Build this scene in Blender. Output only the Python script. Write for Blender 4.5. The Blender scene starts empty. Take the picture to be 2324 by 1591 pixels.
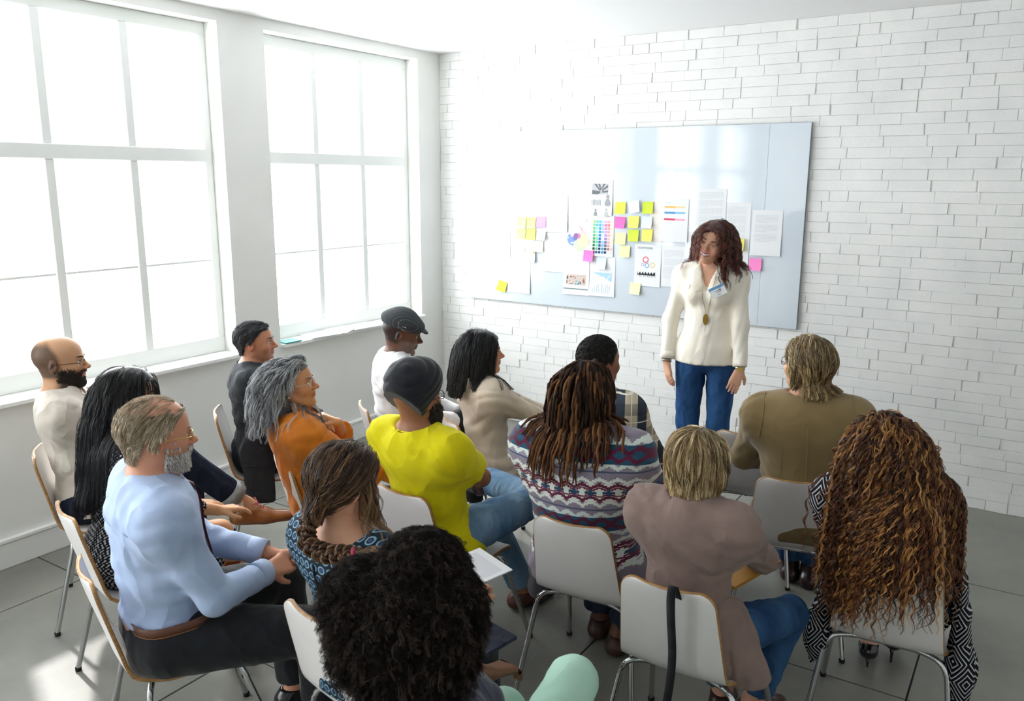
import bpy, math, random
import numpy as np
from math import sin, cos, pi, radians as R_
random.seed(7); RNG = np.random.default_rng(7)
C = bpy.context.scene.collection
S = bpy.context.scene
V = lambda *a: np.array(a, float)

# ---------------------------------------------------------------- camera, world, sun, exposure
cam = bpy.data.cameras.new('camera'); camo = bpy.data.objects.new('camera', cam); C.objects.link(camo)
cam.sensor_width = 36; cam.lens = 36*1866/2324; cam.clip_end = 100; cam.clip_start = .05
def cam_axes(yaw, pit, rol):
    yaw, pit, rol = map(R_, (yaw, pit, rol))
    f = V(sin(yaw)*cos(pit), cos(yaw)*cos(pit), -sin(pit)); r = V(cos(yaw), -sin(yaw), 0); u = np.cross(r, f)
    return r*cos(rol)+u*sin(rol), -r*sin(rol)+u*cos(rol), f
cr, cu, cf = cam_axes(-33.03, 11.785, .235)
from mathutils import Matrix, Vector
camo.matrix_world = Matrix([[cr[i], cu[i], -cf[i], (0, 0, 2.0)[i]] for i in range(3)]+[[0, 0, 0, 1]])
S.camera = camo
cam.dof.use_dof = True; cam.dof.focus_distance = 3.6; cam.dof.aperture_fstop = 6.3
W = bpy.data.worlds.new('sky'); S.world = W; W.use_nodes = True
W.node_tree.nodes['Background'].inputs[0].default_value = (.93, .97, 1, 1)
W.node_tree.nodes['Background'].inputs[1].default_value = 9.0
sun = bpy.data.lights.new('sun', 'SUN'); sun.energy = 2.3; sun.angle = R_(2.5); sun.color = (1, .97, .92)
suno = bpy.data.objects.new('sun', sun); C.objects.link(suno)
suno.rotation_euler = Vector((1, -.37, -.87)).to_track_quat('-Z', 'Y').to_euler()
S.view_settings.view_transform = 'Standard'; S.view_settings.look = 'None'
S.view_settings.exposure = 0.42; S.view_settings.gamma = 1; S.view_settings.use_curve_mapping = False
S.cycles.max_bounces = 8; S.cycles.diffuse_bounces = 6; S.cycles.glossy_bounces = 4; S.cycles.transparent_max_bounces = 8
S.cycles.use_denoising = True; S.cycles.caustics_reflective = False; S.cycles.caustics_refractive = False
S.cycles.sample_clamp_indirect = 6
T_ = .26; WX, WY, CH = -4.38, 5.62, 3.0          # window wall, brick wall, ceiling
RX, BY = 2.6, -3.2
def portal(y0, y1, z0, z1):
    l = bpy.data.lights.new('window_portal', 'AREA'); l.shape = 'RECTANGLE'; l.size = y1-y0; l.size_y = z1-z0
    l.cycles.is_portal = True
    o = bpy.data.objects.new('window_portal', l); C.objects.link(o); o.location = (WX-T_-.03, (y0+y1)/2, (z0+z1)/2)
    o.rotation_euler = (0, -pi/2, 0)
    o.rotation_euler = Matrix([[0, 0, -1], [1, 0, 0], [0, -1, 0]]).to_euler()
WINS = [(3.80, 5.34, .88, 2.93, 3), (1.87, 3.44, .88, 2.93, 3), (-1.0, .96, .88, 2.93, 4), (-3.0, -1.3, .88, 2.93, 3)]  # last two are out of view, added to bring more light into the room
for w in WINS: portal(w[0], w[1], w[2], w[3])  # second one's unseen near end cut short to shrink the floor sun patch

# ---------------------------------------------------------------- materials
class X:
    """tiny expression builder for shader maths"""
    def __init__(s, nt, sock): s.nt, s.s = nt, sock
    def _m(s, op, *o):
        n = s.nt.nodes.new('ShaderNodeMath'); n.operation = op
        for i, q in enumerate((s,)+o):
            if isinstance(q, X): s.nt.links.new(q.s, n.inputs[i])
            else: n.inputs[i].default_value = q
        return X(s.nt, n.outputs[0])
    def __add__(s, o): return s._m('ADD', o)
    __radd__ = __add__
    def __sub__(s, o): return s._m('SUBTRACT', o)
    def __mul__(s, o): return s._m('MULTIPLY', o)
    __rmul__ = __mul__
    def __lt__(s, o): return s._m('LESS_THAN', o)
    def __gt__(s, o): return s._m('GREATER_THAN', o)
    def fr(s): return s._m('FRACT')
    def fl(s): return s._m('FLOOR')
    def ab(s): return s._m('ABSOLUTE')
    def sn(s): return s._m('SINE')
    def mod(s, o): return s._m('FLOORED_MODULO', o)
    def mx(s, o): return s._m('MAXIMUM', o)
    def mn(s, o): return s._m('MINIMUM', o)
    def sq(s): return s._m('SQRT')
def coords(nt, kind='Object'):
    t = nt.nodes.new('ShaderNodeTexCoord'); sp = nt.nodes.new('ShaderNodeSeparateXYZ')
    nt.links.new(t.outputs[kind], sp.inputs[0]); return [X(nt, sp.outputs[i]) for i in range(3)]
def lin(c):
    if isinstance(c, str):
        c = [int(c[i:i+2], 16)/255 for i in (0, 2, 4)]
        c = [x/12.92 if x <= .04045 else ((x+.055)/1.055)**2.4 for x in c]
    return (*c[:3], 1)
def mixc(nt, f, a, b):
    n = nt.nodes.new('ShaderNodeMix'); n.data_type = 'RGBA'
    if isinstance(f, X): nt.links.new(f.s, n.inputs[0])
    elif isinstance(f, (int, float)): n.inputs[0].default_value = f
    else: nt.links.new(f, n.inputs[0])
    for i, q in ((6, a), (7, b)):
        if isinstance(q, (tuple, list, str)): n.inputs[i].default_value = lin(q)
        else: nt.links.new(q, n.inputs[i])
    return n.outputs[2]
def noise(nt, scale, detail=3, stretch=None, rough=.55, kind='Object'):
    t = nt.nodes.new('ShaderNodeTexCoord'); n = nt.nodes.new('ShaderNodeTexNoise')
    n.inputs['Scale'].default_value = scale; n.inputs['Detail'].default_value = detail; n.inputs['Roughness'].default_value = rough
    s = t.outputs[kind]
    if stretch:
        m = nt.nodes.new('ShaderNodeMapping'); m.inputs['Scale'].default_value = stretch
        nt.links.new(s, m.inputs[0]); s = m.outputs[0]
    nt.links.new(s, n.inputs['Vector']); return n.outputs[0]
def ramp(nt, s, a, b):
    n = nt.nodes.new('ShaderNodeMapRange'); n.inputs[1].default_value = a; n.inputs[2].default_value = b
    nt.links.new(s.s if isinstance(s, X) else s, n.inputs[0]); return n.outputs[0]
MATS = {}
def mat(name, col='ffffff', rough=.6, metal=0, spec=.5, col2=None, nscale=20, ndet=3, stretch=None, bump=0, bscale=60, bstretch=None,
        bdist=.002, sheen=0, coat=0, sss=0, fold=0, fscale=9, fn=None, vcol=False, lo=.35, hi=.65):
    if name in MATS: return MATS[name]
    m = bpy.data.materials.new(name); m.use_nodes = True; nt = m.node_tree; b = nt.nodes['Principled BSDF']
    b.inputs['Roughness'].default_value = rough; b.inputs['Metallic'].default_value = metal
    b.inputs['Specular IOR Level'].default_value = spec
    b.inputs['Base Color'].default_value = lin(col)
    if sheen: b.inputs['Sheen Weight'].default_value = sheen; b.inputs['Sheen Roughness'].default_value = .5
    if coat: b.inputs['Coat Weight'].default_value = coat; b.inputs['Coat Roughness'].default_value = .06
    if sss:
        b.inputs['Subsurface Weight'].default_value = sss; b.inputs['Subsurface Radius'].default_value = (.012, .005, .003)
        b.inputs['Subsurface Scale'].default_value = 1
    base = None
    if vcol:
        a = nt.nodes.new('ShaderNodeAttribute'); a.attribute_name = 'Col'; base = a.outputs[0]
    if fn: base = fn(nt)
    if col2:
        f = ramp(nt, noise(nt, nscale, ndet, stretch), lo, hi)
        base = mixc(nt, f, base if base is not None else col, col2)
    if base is not None: nt.links.new(base, b.inputs['Base Color'])
    prev = None
    for amt, sc, st, dist, det in ((fold, fscale, (1, 1, .55), .02, 1), (bump, bscale, bstretch, bdist, 3)):
        if not amt: continue
        bn = nt.nodes.new('ShaderNodeBump'); bn.inputs['Strength'].default_value = amt; bn.inputs['Distance'].default_value = dist
        hgt = noise(nt, sc, det, st)
        if dist == .02: n_ = X(nt, hgt); hgt = ((n_-.5).ab()*-3.2+1).mx(0).s
        nt.links.new(hgt, bn.inputs['Height'])
        if prev: nt.links.new(prev, bn.inputs['Normal'])
        prev = bn.outputs[0]
    if prev: nt.links.new(prev, b.inputs['Normal'])
    MATS[name] = m; return m

M_wall = mat('white_wall_paint', 'e9e9e6', .75, spec=.3, col2='e2e2de', nscale=1.3, bump=.15, bscale=90, bdist=.001)
M_ceil = mat('ceiling_paint', 'eeeeee', .8, spec=.2)
M_trim = mat('white_gloss_trim', 'ececea', .45, spec=.4)
M_brick = mat('painted_brick', 'ededeb', .6, spec=.35, col2='e4e5e4', nscale=3, bump=.55, bscale=55, bdist=.004, lo=.4, hi=.7)
M_mortar = mat('painted_mortar', 'e2e2e0', .7, spec=.3, bump=.6, bscale=120, bdist=.004)
def floorcol(nt):
    a = mixc(nt, ramp(nt, noise(nt, 2.2, 6, None, .6), .35, .68), '767670', '8a8981')
    return mixc(nt, ramp(nt, noise(nt, 30, 3, (1, .15, 1)), .68, .8), a, '9b9b93')
M_floor = mat('concrete_tile', rough=.42, spec=.45, fn=floorcol, bump=.08, bscale=35, bdist=.001)
M_joint = mat('floor_joint', '4a4c4b', .9)
M_pvc = mat('window_frame_paint', 'e4e7e4', .5, spec=.4)
M_white = mat('white_laminate', 'e6e3e0', .38, spec=.45, col2='e0dddb', nscale=4)
M_ply = mat('plywood_edge', 'b58a54', .5, col2='8a6238', nscale=25, stretch=(1, 1, 14))
M_chrome = mat('chrome', 'c8cacc', .12, metal=1)
M_rubber = mat('black_rubber', '18181a', .7)
M_paper = mat('white_paper', 'e4e6e8', .7, spec=.2)
M_board = mat('gloss_whiteboard', 'ccd5de', .07, spec=.6, coat=.5)
M_edge = mat('board_edge', '8d9598', .4, metal=.6)
M_gold = mat('gold', 'd6b25e', .25, metal=1)
M_steel = mat('silver_metal', 'c4c4c0', .2, metal=1)
M_black = mat('black_plastic', '141416', .35)
M_eyew = mat('eye_white', 'e8e2dc', .2)
M_iris = mat('iris_dark', '2a1a12', .1)
M_skin = mat('skin', rough=.48, spec=.4, vcol=True, sss=.12, bump=.12, bscale=260, bdist=.0006)
def glassmat():
    m = bpy.data.materials.new('clear_glass'); m.use_nodes = True; nt = m.node_tree; nt.nodes.remove(nt.nodes['Principled BSDF'])
    t = nt.nodes.new('ShaderNodeBsdfTransparent'); g = nt.nodes.new('ShaderNodeBsdfGlossy'); g.inputs['Roughness'].default_value = .02
    f = nt.nodes.new('ShaderNodeLayerWeight'); f.inputs[0].default_value = .5; e = X(nt, f.outputs[1]); e = e*e*e*e*.6+.03; x = nt.nodes.new('ShaderNodeMixShader')
    nt.links.new(e.s, x.inputs[0]); nt.links.new(t.outputs[0], x.inputs[1]); nt.links.new(g.outputs[0], x.inputs[2])
    nt.links.new(x.outputs[0], nt.nodes['Material Output'].inputs[0]); return m
M_glass = glassmat()

# ---------------------------------------------------------------- object helpers
def link(name, me, parent=None, **props):
    o = bpy.data.objects.new(name, me); C.objects.link(o)
    if parent: o.parent = parent
    for k, v in props.items(): o[k] = v
    return o
def mesh(name, v, f, m=None, smooth=False):
    me = bpy.data.meshes.new(name)
    v = np.asarray(v, np.float32)
    if isinstance(f, np.ndarray):
        n, k = f.shape
        me.vertices.add(len(v)); me.vertices.foreach_set('co', v.ravel())
        me.loops.add(n*k); me.loops.foreach_set('vertex_index', f.ravel().astype(np.int32))
        me.polygons.add(n); me.polygons.foreach_set('loop_start', np.arange(0, n*k, k, dtype=np.int32))
        me.polygons.foreach_set('loop_total', np.full(n, k, np.int32)); me.update(calc_edges=True)
    else: me.from_pydata(v.tolist(), [], f)
    if m: me.materials.append(m)
    if smooth: me.polygons.foreach_set('use_smooth', np.ones(len(me.polygons), bool))
    return me
def part(name, v, f, m, parent=None, smooth=False, **p): return link(name, mesh(name, v, f, m, smooth), parent, **p)
def empty(name, loc, az=0, **p):
    o = link(name, None, None, **p); o.location = loc; o.rotation_euler = (0, 0, -R_(az)); return o
def box(x0, x1, y0, y1, z0, z1, b=0):
    """box with bevelled rims: every vertical and horizontal edge chamfered when b>0"""
    if not b:
        v = [(x, y, z) for x in (x0, x1) for y in (y0, y1) for z in (z0, z1)]
        return v, [(0, 1, 3, 2), (4, 6, 7, 5), (0, 4, 5, 1), (2, 3, 7, 6), (0, 2, 6, 4), (1, 5, 7, 3)]
    v = []; xs, ys, zs = (x0, x1), (y0, y1), (z0, z1)
    for i in (0, 1):
        for j in (0, 1):
            for k in (0, 1):
                sx, sy, sz = (1, -1)[i]*b, (1, -1)[j]*b, (1, -1)[k]*b
                v += [(xs[i], ys[j]+sy, zs[k]+sz), (xs[i]+sx, ys[j], zs[k]+sz), (xs[i]+sx, ys[j]+sy, zs[k])]
    I = lambda i, j, k, a: (i*4+j*2+k)*3+a
    f = []
    for i in (0, 1): f.append([I(i, 0, 0, 0), I(i, 0, 1, 0), I(i, 1, 1, 0), I(i, 1, 0, 0)][::1 if i == 0 else -1])
    for j in (0, 1): f.append([I(0, j, 0, 1), I(1, j, 0, 1), I(1, j, 1, 1), I(0, j, 1, 1)][::1 if j == 0 else -1])
    for k in (0, 1): f.append([I(0, 0, k, 2), I(0, 1, k, 2), I(1, 1, k, 2), I(1, 0, k, 2)][::1 if k == 0 else -1])
    for i in (0, 1):
        for j in (0, 1): f.append([I(i, j, 0, 0), I(i, j, 1, 0), I(i, j, 1, 1), I(i, j, 0, 1)][::-1 if i == j else 1])
    for i in (0, 1):
        for k in (0, 1): f.append([I(i, 0, k, 0), I(i, 1, k, 0), I(i, 1, k, 2), I(i, 0, k, 2)][::1 if i == k else -1])
    for j in (0, 1):
        for k in (0, 1): f.append([I(0, j, k, 1), I(1, j, k, 1), I(1, j, k, 2), I(0, j, k, 2)][::-1 if j == k else 1])
    for i in (0, 1):
        for j in (0, 1):
            for k in (0, 1): f.append([I(i, j, k, 0), I(i, j, k, 1), I(i, j, k, 2)][::1 if (i+j+k) % 2 == 0 else -1])
    return v, f
def join(*vf):
    v, f = [], []
    for a, b in vf:
        n = len(v); v += [tuple(p) for p in a]; f += [tuple(i+n for i in q) for q in b]
    return v, f
def bxp(name, dims, m, parent=None, b=0, **p):
    v, f = box(*dims, b); return part(name, v, f, m, parent, **p)
def tubes(paths, radii, sides=3, cap=True, up=None):
    """paths (N,M,3), radii (N,M) or scalar -> verts, quads(ndarray), strand index per vertex"""
    P = np.asarray(paths, float); N, Mn, _ = P.shape
    r = np.broadcast_to(np.asarray(radii, float), (N, Mn)) if np.ndim(radii) < 2 else np.asarray(radii)
    T = np.gradient(P, axis=1); T /= np.linalg.norm(T, axis=2, keepdims=True)+1e-9
    up = V(.31, .22, .93) if up is None else up
    A = np.cross(T, up); nA = np.linalg.norm(A, axis=2, keepdims=True)
    A = np.where(nA > .05, A/(nA+1e-9), V(1, 0, 0)); B = np.cross(T, A)
    a = np.arange(sides)*2*pi/sides
    ring = A[:, :, None]*np.cos(a)[None, None, :, None]+B[:, :, None]*np.sin(a)[None, None, :, None]
    v = (P[:, :, None]+ring*r[:, :, None, None]).reshape(-1, 3)
    n, m, s = np.meshgrid(np.arange(N), np.arange(Mn-1), np.arange(sides), indexing='ij')
    s2 = (s+1) % sides; i = lambda m_, s_: (n*Mn+m_)*sides+s_
    f = np.stack([i(m, s), i(m, s2), i(m+1, s2), i(m+1, s)], -1).reshape(-1, 4)
    return v, f, np.repeat(np.arange(N), Mn*sides)
def tube(name, pts, r, m, parent=None, sides=8, smooth=True, closed=False, **p):
    pts = np.asarray(pts, float)
    if closed: pts = np.vstack([pts, pts[:1]])
    v, f, _ = tubes(pts[None], np.broadcast_to(np.asarray(r, float), (len(pts),))[None], sides)
    f = f.tolist()
    if not closed: f += [list(range(sides))[::-1], list(range(len(v)-sides, len(v)))]
    return part(name, v, f, m, parent, smooth, **p)
def bez(*P, n=12):
    P = [V(*p) for p in P]; t = np.linspace(0, 1, n)[:, None]
    if len(P) == 3: return (1-t)**2*P[0]+2*t*(1-t)*P[1]+t*t*P[2]
    return (1-t)**3*P[0]+3*t*(1-t)**2*P[1]+3*t*t*(1-t)*P[2]+t**3*P[3]
def crom(pts, n=6):
    P = [V(*p) for p in pts]; P = [2*P[0]-P[1]]+P+[2*P[-1]-P[-2]]; out = []
    for i in range(1, len(P)-2):
        for t in np.linspace(0, 1, n, endpoint=False):
            a, b, c, d = P[i-1:i+3]
            out.append(.5*((2*b)+(c-a)*t+(2*a-5*b+4*c-d)*t*t+(3*b-a-3*c+d)*t**3))
    return np.array(out+[P[-2]])

# ---------------------------------------------------------------- room
def struct(name, parent=None, **p):
    o = link(name, None, parent, kind='structure', **p); return o
fl = struct('floor')
v, f = box(WX-.2, RX+.1, BY-.1, WY+.25, -.08, -.012); part('joint_bed', v, f, M_joint, fl)
xs = [WX]+[-3.93+1.22*i for i in range(6)]+[RX]; ys = [BY]+[-2.83+1.22*i for i in range(7)]+[WY]
ys = sorted(y for y in ys if BY <= y <= WY)
for i in range(len(xs)-1):
    for j in range(len(ys)-1):
        g = .0035
        bxp('floor_tile', (xs[i]+g, xs[i+1]-g, ys[j]+g, ys[j+1]-g, -.03, 0), M_floor, fl, b=.0015)
cl = struct('ceiling'); bxp('ceiling_slab', (WX-.4, RX+.2, BY-.2, WY+.3, CH, CH+.15), M_ceil, cl)
# brick wall
wb = struct('wall_back')
bxp('mortar_face', (WX-.35, RX+.2, WY+.0042, WY+.3, -.06, CH+.02), M_mortar, wb)
bricks = []; H0 = .0667; row = 0; z = 0
rb = random.Random(3)
while z < CH-.01:
    x = RX-rb.random()*.2 if row % 2 else RX-.07-rb.random()*.1
    x = min(x, RX); zz = min(z+H0, CH)
    first = True; x1 = RX
    while x1 > WX+.02:
        L = .245 if rb.random() < .74 else (.12 if rb.random() < .7 else .18)
        L += rb.uniform(-.012, .012)
        if first: L = rb.uniform(.06, .24); first = False
        x0 = max(WX, x1-L); gap = rb.choice([.0008, .0008, .001, .0012, .0015, .002, .005, .008])
        bricks.append((x0+.001, x1-gap, z+.0006, zz-.0006, rb.uniform(0, .0045), [rb.uniform(-.003, .003) for _ in range(12)]))
        x1 = x0
    z = zz; row += 1
def brickmesh(b):
    x0, x1, z0, z1, pr, j = b
    B = .0016; yf = WY-pr; yb = WY+.012
    o = [(x0+j[0]*.6, z0), (x1+j[1], z0+j[2]*.3), (x1+j[3], z1), (x0+j[4]*.6, z1+j[5]*.3)]
    v = [(x, yb, z) for x, z in o]+[(x, yf+B, z) for x, z in o]
    cx, cz = (x0+x1)/2, (z0+z1)/2
    v += [(x+(B*1.2 if x < cx else -B*1.2), yf+j[6+k]*.4, z+(B if z < cz else -B)) for k, (x, z) in enumerate(o)]
    f = [(8, 9, 10, 11)]+[(4+i, 4+(i+1) % 4, 8+(i+1) % 4, 8+i) for i in range(4)]+[(i, (i+1) % 4, 4+(i+1) % 4, 4+i) for i in range(4)]
    return v, f
CAMP = V(0, 0, 2.0)
def brick_vis(b):
    p = V((b[0]+b[1])/2, WY, (b[2]+b[3])/2)-CAMP; d = p@cf
    px, py = 1162+1866*(p@cr)/d, 795-1866*(p@cu)/d
    ok = 0 < px < 2324 and 0 < py < 1180 and not (1080 < px < 1830 and 300 < py < 700) and px > 1250
    return (b[1]-b[0])/d if ok else 0
order = sorted(bricks, key=brick_vis, reverse=True)
for b in order[:300]:
    v, f = brickmesh(b); part('brick', v, f, M_brick, wb)
v, f = join(*[brickmesh(b) for b in order[300:]]); part('brickwork', v, f, M_brick, wb, kind='stuff')
# window wall with openings
wl = struct('wall_left')
cur = BY; T = T_; dims = []
for (y0, y1, z0, z1, n) in sorted(WINS):
    dims.append((WX-T, WX, cur, y0, -.03, CH)); dims.append((WX-T, WX, y0, y1, -.03, z0-.03)); dims.append((WX-T, WX, y0, y1, z1, CH)); cur = y1
dims.append((WX-T, WX, cur, WY, -.03, CH))
for d in dims: bxp('wall_panel', d, M_wall, wl)
wr = struct('wall_right'); bxp('wall_panel', (RX, RX+.2, BY, WY, -.03, CH), M_wall, wr)
wf = struct('wall_front'); bxp('wall_panel', (WX-.4, RX+.2, BY-.2, BY, -.03, CH), M_wall, wf)
bb = struct('baseboard_left')
v, f = box(WX, WX+.018, BY, WY, 0, .135, .003); part('board', v, f, M_trim, bb)
v, f = box(WX, WX+.026, BY, WY, .1352, .162, .006); part('moulding', v, f, M_trim, bb)
for wi, (y0, y1, z0, z1, n) in enumerate(WINS):
    w = struct('window_%d' % (wi+1)); fx = WX-.15; a, b = fx-.03, fx+.03
    bxp('frame_head', (a, b, y0, y1, z1-.075, z1), M_pvc, w, .004)
    bxp('frame_foot', (a, b, y0, y1, z0, z0+.10), M_pvc, w, .004)
    bxp('frame_jamb', (a, b, y0, y0+.055, z0+.1, z1-.075), M_pvc, w, .004)
    bxp('frame_jamb', (a, b, y1-.055, y1, z0+.1, z1-.075), M_pvc, w, .004)
    pw = (y1-y0-.11)/n; tz0, tz1 = 2.095, 2.175
    bxp('transom', (a-.01, b+.01, y0+.055, y1-.055, tz0, tz1), M_pvc, w, .004)
    for k in range(1, n):
        yc = y0+.055+pw*k
        for (q0, q1) in ((z0+.1, tz0), (tz1, z1-.075)): bxp('mullion', (a+.005, b+.0, yc-.026, yc+.026, q0, q1), M_pvc, w, .004)
    for k in range(n):
        p0, p1 = y0+.055+pw*k+(.026 if k else 0), y0+.055+pw*(k+1)-(.026 if k < n-1 else 0)
        bxp('glazing_bar', (a+.015, b-.01, p0, p1, 1.475, 1.488), M_pvc, w)
        for (q0, q1) in ((z0+.1, 1.475), (1.488, tz0), (tz1, z1-.075)):
            bxp('window_pane', (fx-.006, fx-.002, p0-.004, p1+.004, q0-.004, q1+.004), M_glass, w)
    v, f = box(WX-.12, WX+.045, y0-.0, y1+.0, z0-.03, z0-.0005, .006); part('window_sill', v, f, M_trim, w)
    bxp('outer_sill', (WX-T-.02, WX-.1805, y0, y1, z0-.03, z0-.002), M_trim, w)
# ---------------------------------------------------------------- whiteboard and what hangs on it
def flatmat(c): return mat('ink_'+c, c, .65, spec=.2)
BYF = WY-.030                      # board face
wbd = empty('whiteboard', (-2.7, BYF, 1.0), 0, label='large frameless glossy white board mounted on the brick wall', category='whiteboard')
def loc(o, root): o.matrix_parent_inverse = Matrix.Translation(-root.location) if not root.rotation_euler.z else root.matrix_world.inverted(); return o
def panel(name, xa, xb):
    v, f = join(box(xa, xb, BYF, BYF+.010, 1.018, 2.362, .0015)); o = loc(part(name, v, f, M_board, wbd), wbd)
    return o
panel('board_panel', -4.062, -1.6258); panel('board_panel', -1.6252, -1.362)
v, f = join(box(-4.064, -1.36, BYF+.0101, BYF+.014, 1.016, 2.364)); loc(part('backing', v, f, M_edge, wbd), wbd)
for x in (-3.9, -2.7, -1.5):
    for z in (1.12, 2.26): loc(part('wall_mount', *box(x-.03, x+.03, BYF+.0141, WY+.004, z-.03, z+.03), M_edge, wbd), wbd)
NOTE_Y = [0]
def sheet(name, x0, zt, x1, zb, label, cat, group=None, m=None, tilt=0, curl=.006, lift=None, seed=0):
    """a sheet of paper: root at its centre, local x across, z up, facing -Y"""
    NOTE_Y[0] += 1
    y = BYF-(.0012 if lift is None else lift)
    cx, cz, w, h = (x0+x1)/2, (zt+zb)/2, x1-x0, zt-zb
    n = 6; r = random.Random(NOTE_Y[0]); c = curl*r.uniform(.5, 1.3); sd = r.choice((1, -1))
    v = []; f = []
    for j in range(n+1):
        for i in range(n+1):
            u, t = i/n-.5, j/n-.5
            lf = c*((.5-t)**2)*(1+.8*sd*u)
            v.append((u*w, -lf, t*h))
    k = len(v); v += [(a, b+.0006, d) for a, b, d in v]
    for j in range(n):
        for i in range(n):
            a = j*(n+1)+i; f += [(a, a+1, a+n+2, a+n+1), (k+a+n+1, k+a+n+2, k+a+1, k+a)]
    o = part(name, v, f, m or M_paper, None, True, label=label, category=cat)
    if group: o['group'] = group
    o.location = (cx, y, cz); o.rotation_euler = (0, tilt, 0)
    def surf(u, t): return -c*((.5-t)**2)*(1+.8*sd*u)-.0007
    return o, w, h, surf
def prints(o, w, h, surf, name, quads, colour, lay=0):
    """flat print on a sheet: quads in 0..1 sheet coordinates (x0,y0,x1,y1 from top-left) or point lists"""
    v, f = [], []
    for q in quads:
        pts = [(q[0], q[1]), (q[2], q[1]), (q[2], q[3]), (q[0], q[3])] if not isinstance(q[0], tuple) else q
        n = len(v); v += [((a-.5)*w, surf(a-.5, .5-b)-.0003-lay*.0002, (.5-b)*h) for a, b in pts]; f.append(list(range(n, n+len(pts)))[::-1])
    return part(name, v, f, flatmat(colour), o, kind='stuff' if len(quads) > 1 else 'thing')
def lines(o, w, h, s, y0, y1, x0=.12, x1=.88, c='c9ccd0', step=.026, gap=7, seed=1, name='printed_text'):
    r = random.Random(seed); q = []; y = y0; i = 0
    while y < y1:
        i += 1
        if i % gap == 0: y += step*.9; continue
        x = x0
        e = x1 if i % gap != gap-1 else x0+(x1-x0)*r.uniform(.3, .8)
        while x < e:
            L = r.uniform(.03, .09); q.append((x, y, min(x+L, x1), y+step*.42)); x += L+.012
        y += step
    return prints(o, w, h, s, name, q, c)
def text(o, w, h, s, txt, x, y, size, colour, name='lettering', align='LEFT'):
    cu = bpy.data.curves.new(name, 'FONT'); cu.body = txt; cu.size = size; cu.align_x = align; cu.materials.append(flatmat(colour))
    t0 = link('text_source', cu); bpy.context.view_layer.update(); me = bpy.data.meshes.new_from_object(t0.evaluated_get(bpy.context.evaluated_depsgraph_get())); bpy.data.objects.remove(t0); bpy.data.curves.remove(cu)
    t = link(name, me, o); t['kind'] = 'stuff'; t.location = ((x-.5)*w, s(x-.5, .5-y)-.0012, (.5-y)*h); t.rotation_euler = (pi/2, 0, 0); return t
def disc(cx, cy, r, asp, n=24, r2=None, teeth=0):
    out = []
    for i in range(n):
        a, b = 2*pi*i/n, 2*pi*(i+1)/n
        if r2 is None: out.append((cx+r*cos(a), cy+r*sin(a)*asp))
        else: out.append([(cx+r2*cos(a), cy+r2*sin(a)*asp), (cx+r*cos(a), cy+r*sin(a)*asp), (cx+r*cos(b), cy+r*sin(b)*asp), (cx+r2*cos(b), cy+r2*sin(b)*asp)])
    if r2 is None: return [out[::-1]]
    if teeth:
        for i in range(teeth):
            a = 2*pi*i/teeth; d = .16
            out.append([(cx+r*.95*cos(a-d), cy+r*.95*sin(a-d)*asp), (cx+r*1.22*cos(a-d*.7), cy+r*1.22*sin(a-d*.7)*asp), (cx+r*1.22*cos(a+d*.7), cy+r*1.22*sin(a+d*.7)*asp), (cx+r*.95*cos(a+d), cy+r*.95*sin(a+d)*asp)])
    return [q[::-1] for q in out]
G = 'printed sheets on the whiteboard'
s = sheet('paper_sheet', -3.880, 1.783, -3.654, 1.36, 'pale text sheet headed INFORMATION at the far left of the board', 'paper', G, curl=.004)
text(*s, 'INFORMATION', .08, .06, .026, 'b4b9bd'); lines(*s, .12, .38, .07, .6, 'dfe2e4'); lines(*s, .45, .93, .07, .6, 'dfe2e4', seed=2)
s = sheet('paper_sheet', -3.676, 1.385, -3.461, 1.095, 'blank white sheet low on the board right of the tilted yellow note', 'paper', G); lines(*s, .1, .5, c='e3e6e8')
s = sheet('paper_sheet', -3.533, 1.879, -3.335, 1.60, 'faint white sheet above the left cluster of pale notes', 'paper', G, curl=.003); lines(*s, .12, .8, c='e2e5e8')
s = sheet('paper_sheet', -3.335, 1.885, -3.127, 1.597, 'white report sheet with grey top edge right of the pink note', 'paper', G, curl=.012, lift=.003)
prints(*s, 'header_bar', [(0, 0, 1, .018)], 'b5bcc2'); lines(*s, .12, .85, c='dde0e3', seed=4)
s = sheet('paper_sheet', -3.352, 1.591, -3.154, 1.288, 'white sheet with faint bar chart under the report sheet', 'paper', G, curl=.006)
lines(*s, .06, .28, c='dde0e3', seed=5); prints(*s, 'bar_chart', [(.15+.07*i, .95-[.12, .2, .16, .26, .14, .22, .3, .18, .24, .2][i], .17+.07*i, .95) for i in range(10)], 'cfd6dc')
prints(*s, 'area_chart', [[(.12, .55), (.9, .36), (.9, .36), (.9, .55)][::-1]], 'e1e5e8')
s = sheet('paper_sheet', -3.147, 1.723, -2.934, 1.426, 'sheet printed with overlapping coloured circles', 'paper', G)
asp = s[1]/s[2]
for i, (cx, cy, c) in enumerate(((.33, .58, '7f9ad8'), (.5, .40, 'f0aab4'), (.68, .52, 'f6c0bd'), (.60, .72, 'c9e6b8'), (.42, .38, 'eccfe4'), (.74, .62, 'e9ecb0'))):
    prints(*s, 'circle', disc(cx, cy, .24, asp), c, lay=1+i*.3)
for i, (cx, cy, c) in enumerate(((.42, .55, '6f7fc4'), (.55, .50, 'c987a4'), (.45, .50, '8f6fa8'))):
    prints(*s, 'circle_overlap', disc(cx, cy, .10, asp), c, lay=4+i*.3)
prints(*s, 'small_circle', disc(.80, .17, .07, asp), 'dfe6f2', lay=1); prints(*s, 'small_circle', disc(.84, .10, .05, asp), 'f3c3ca', lay=1.5)
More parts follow.
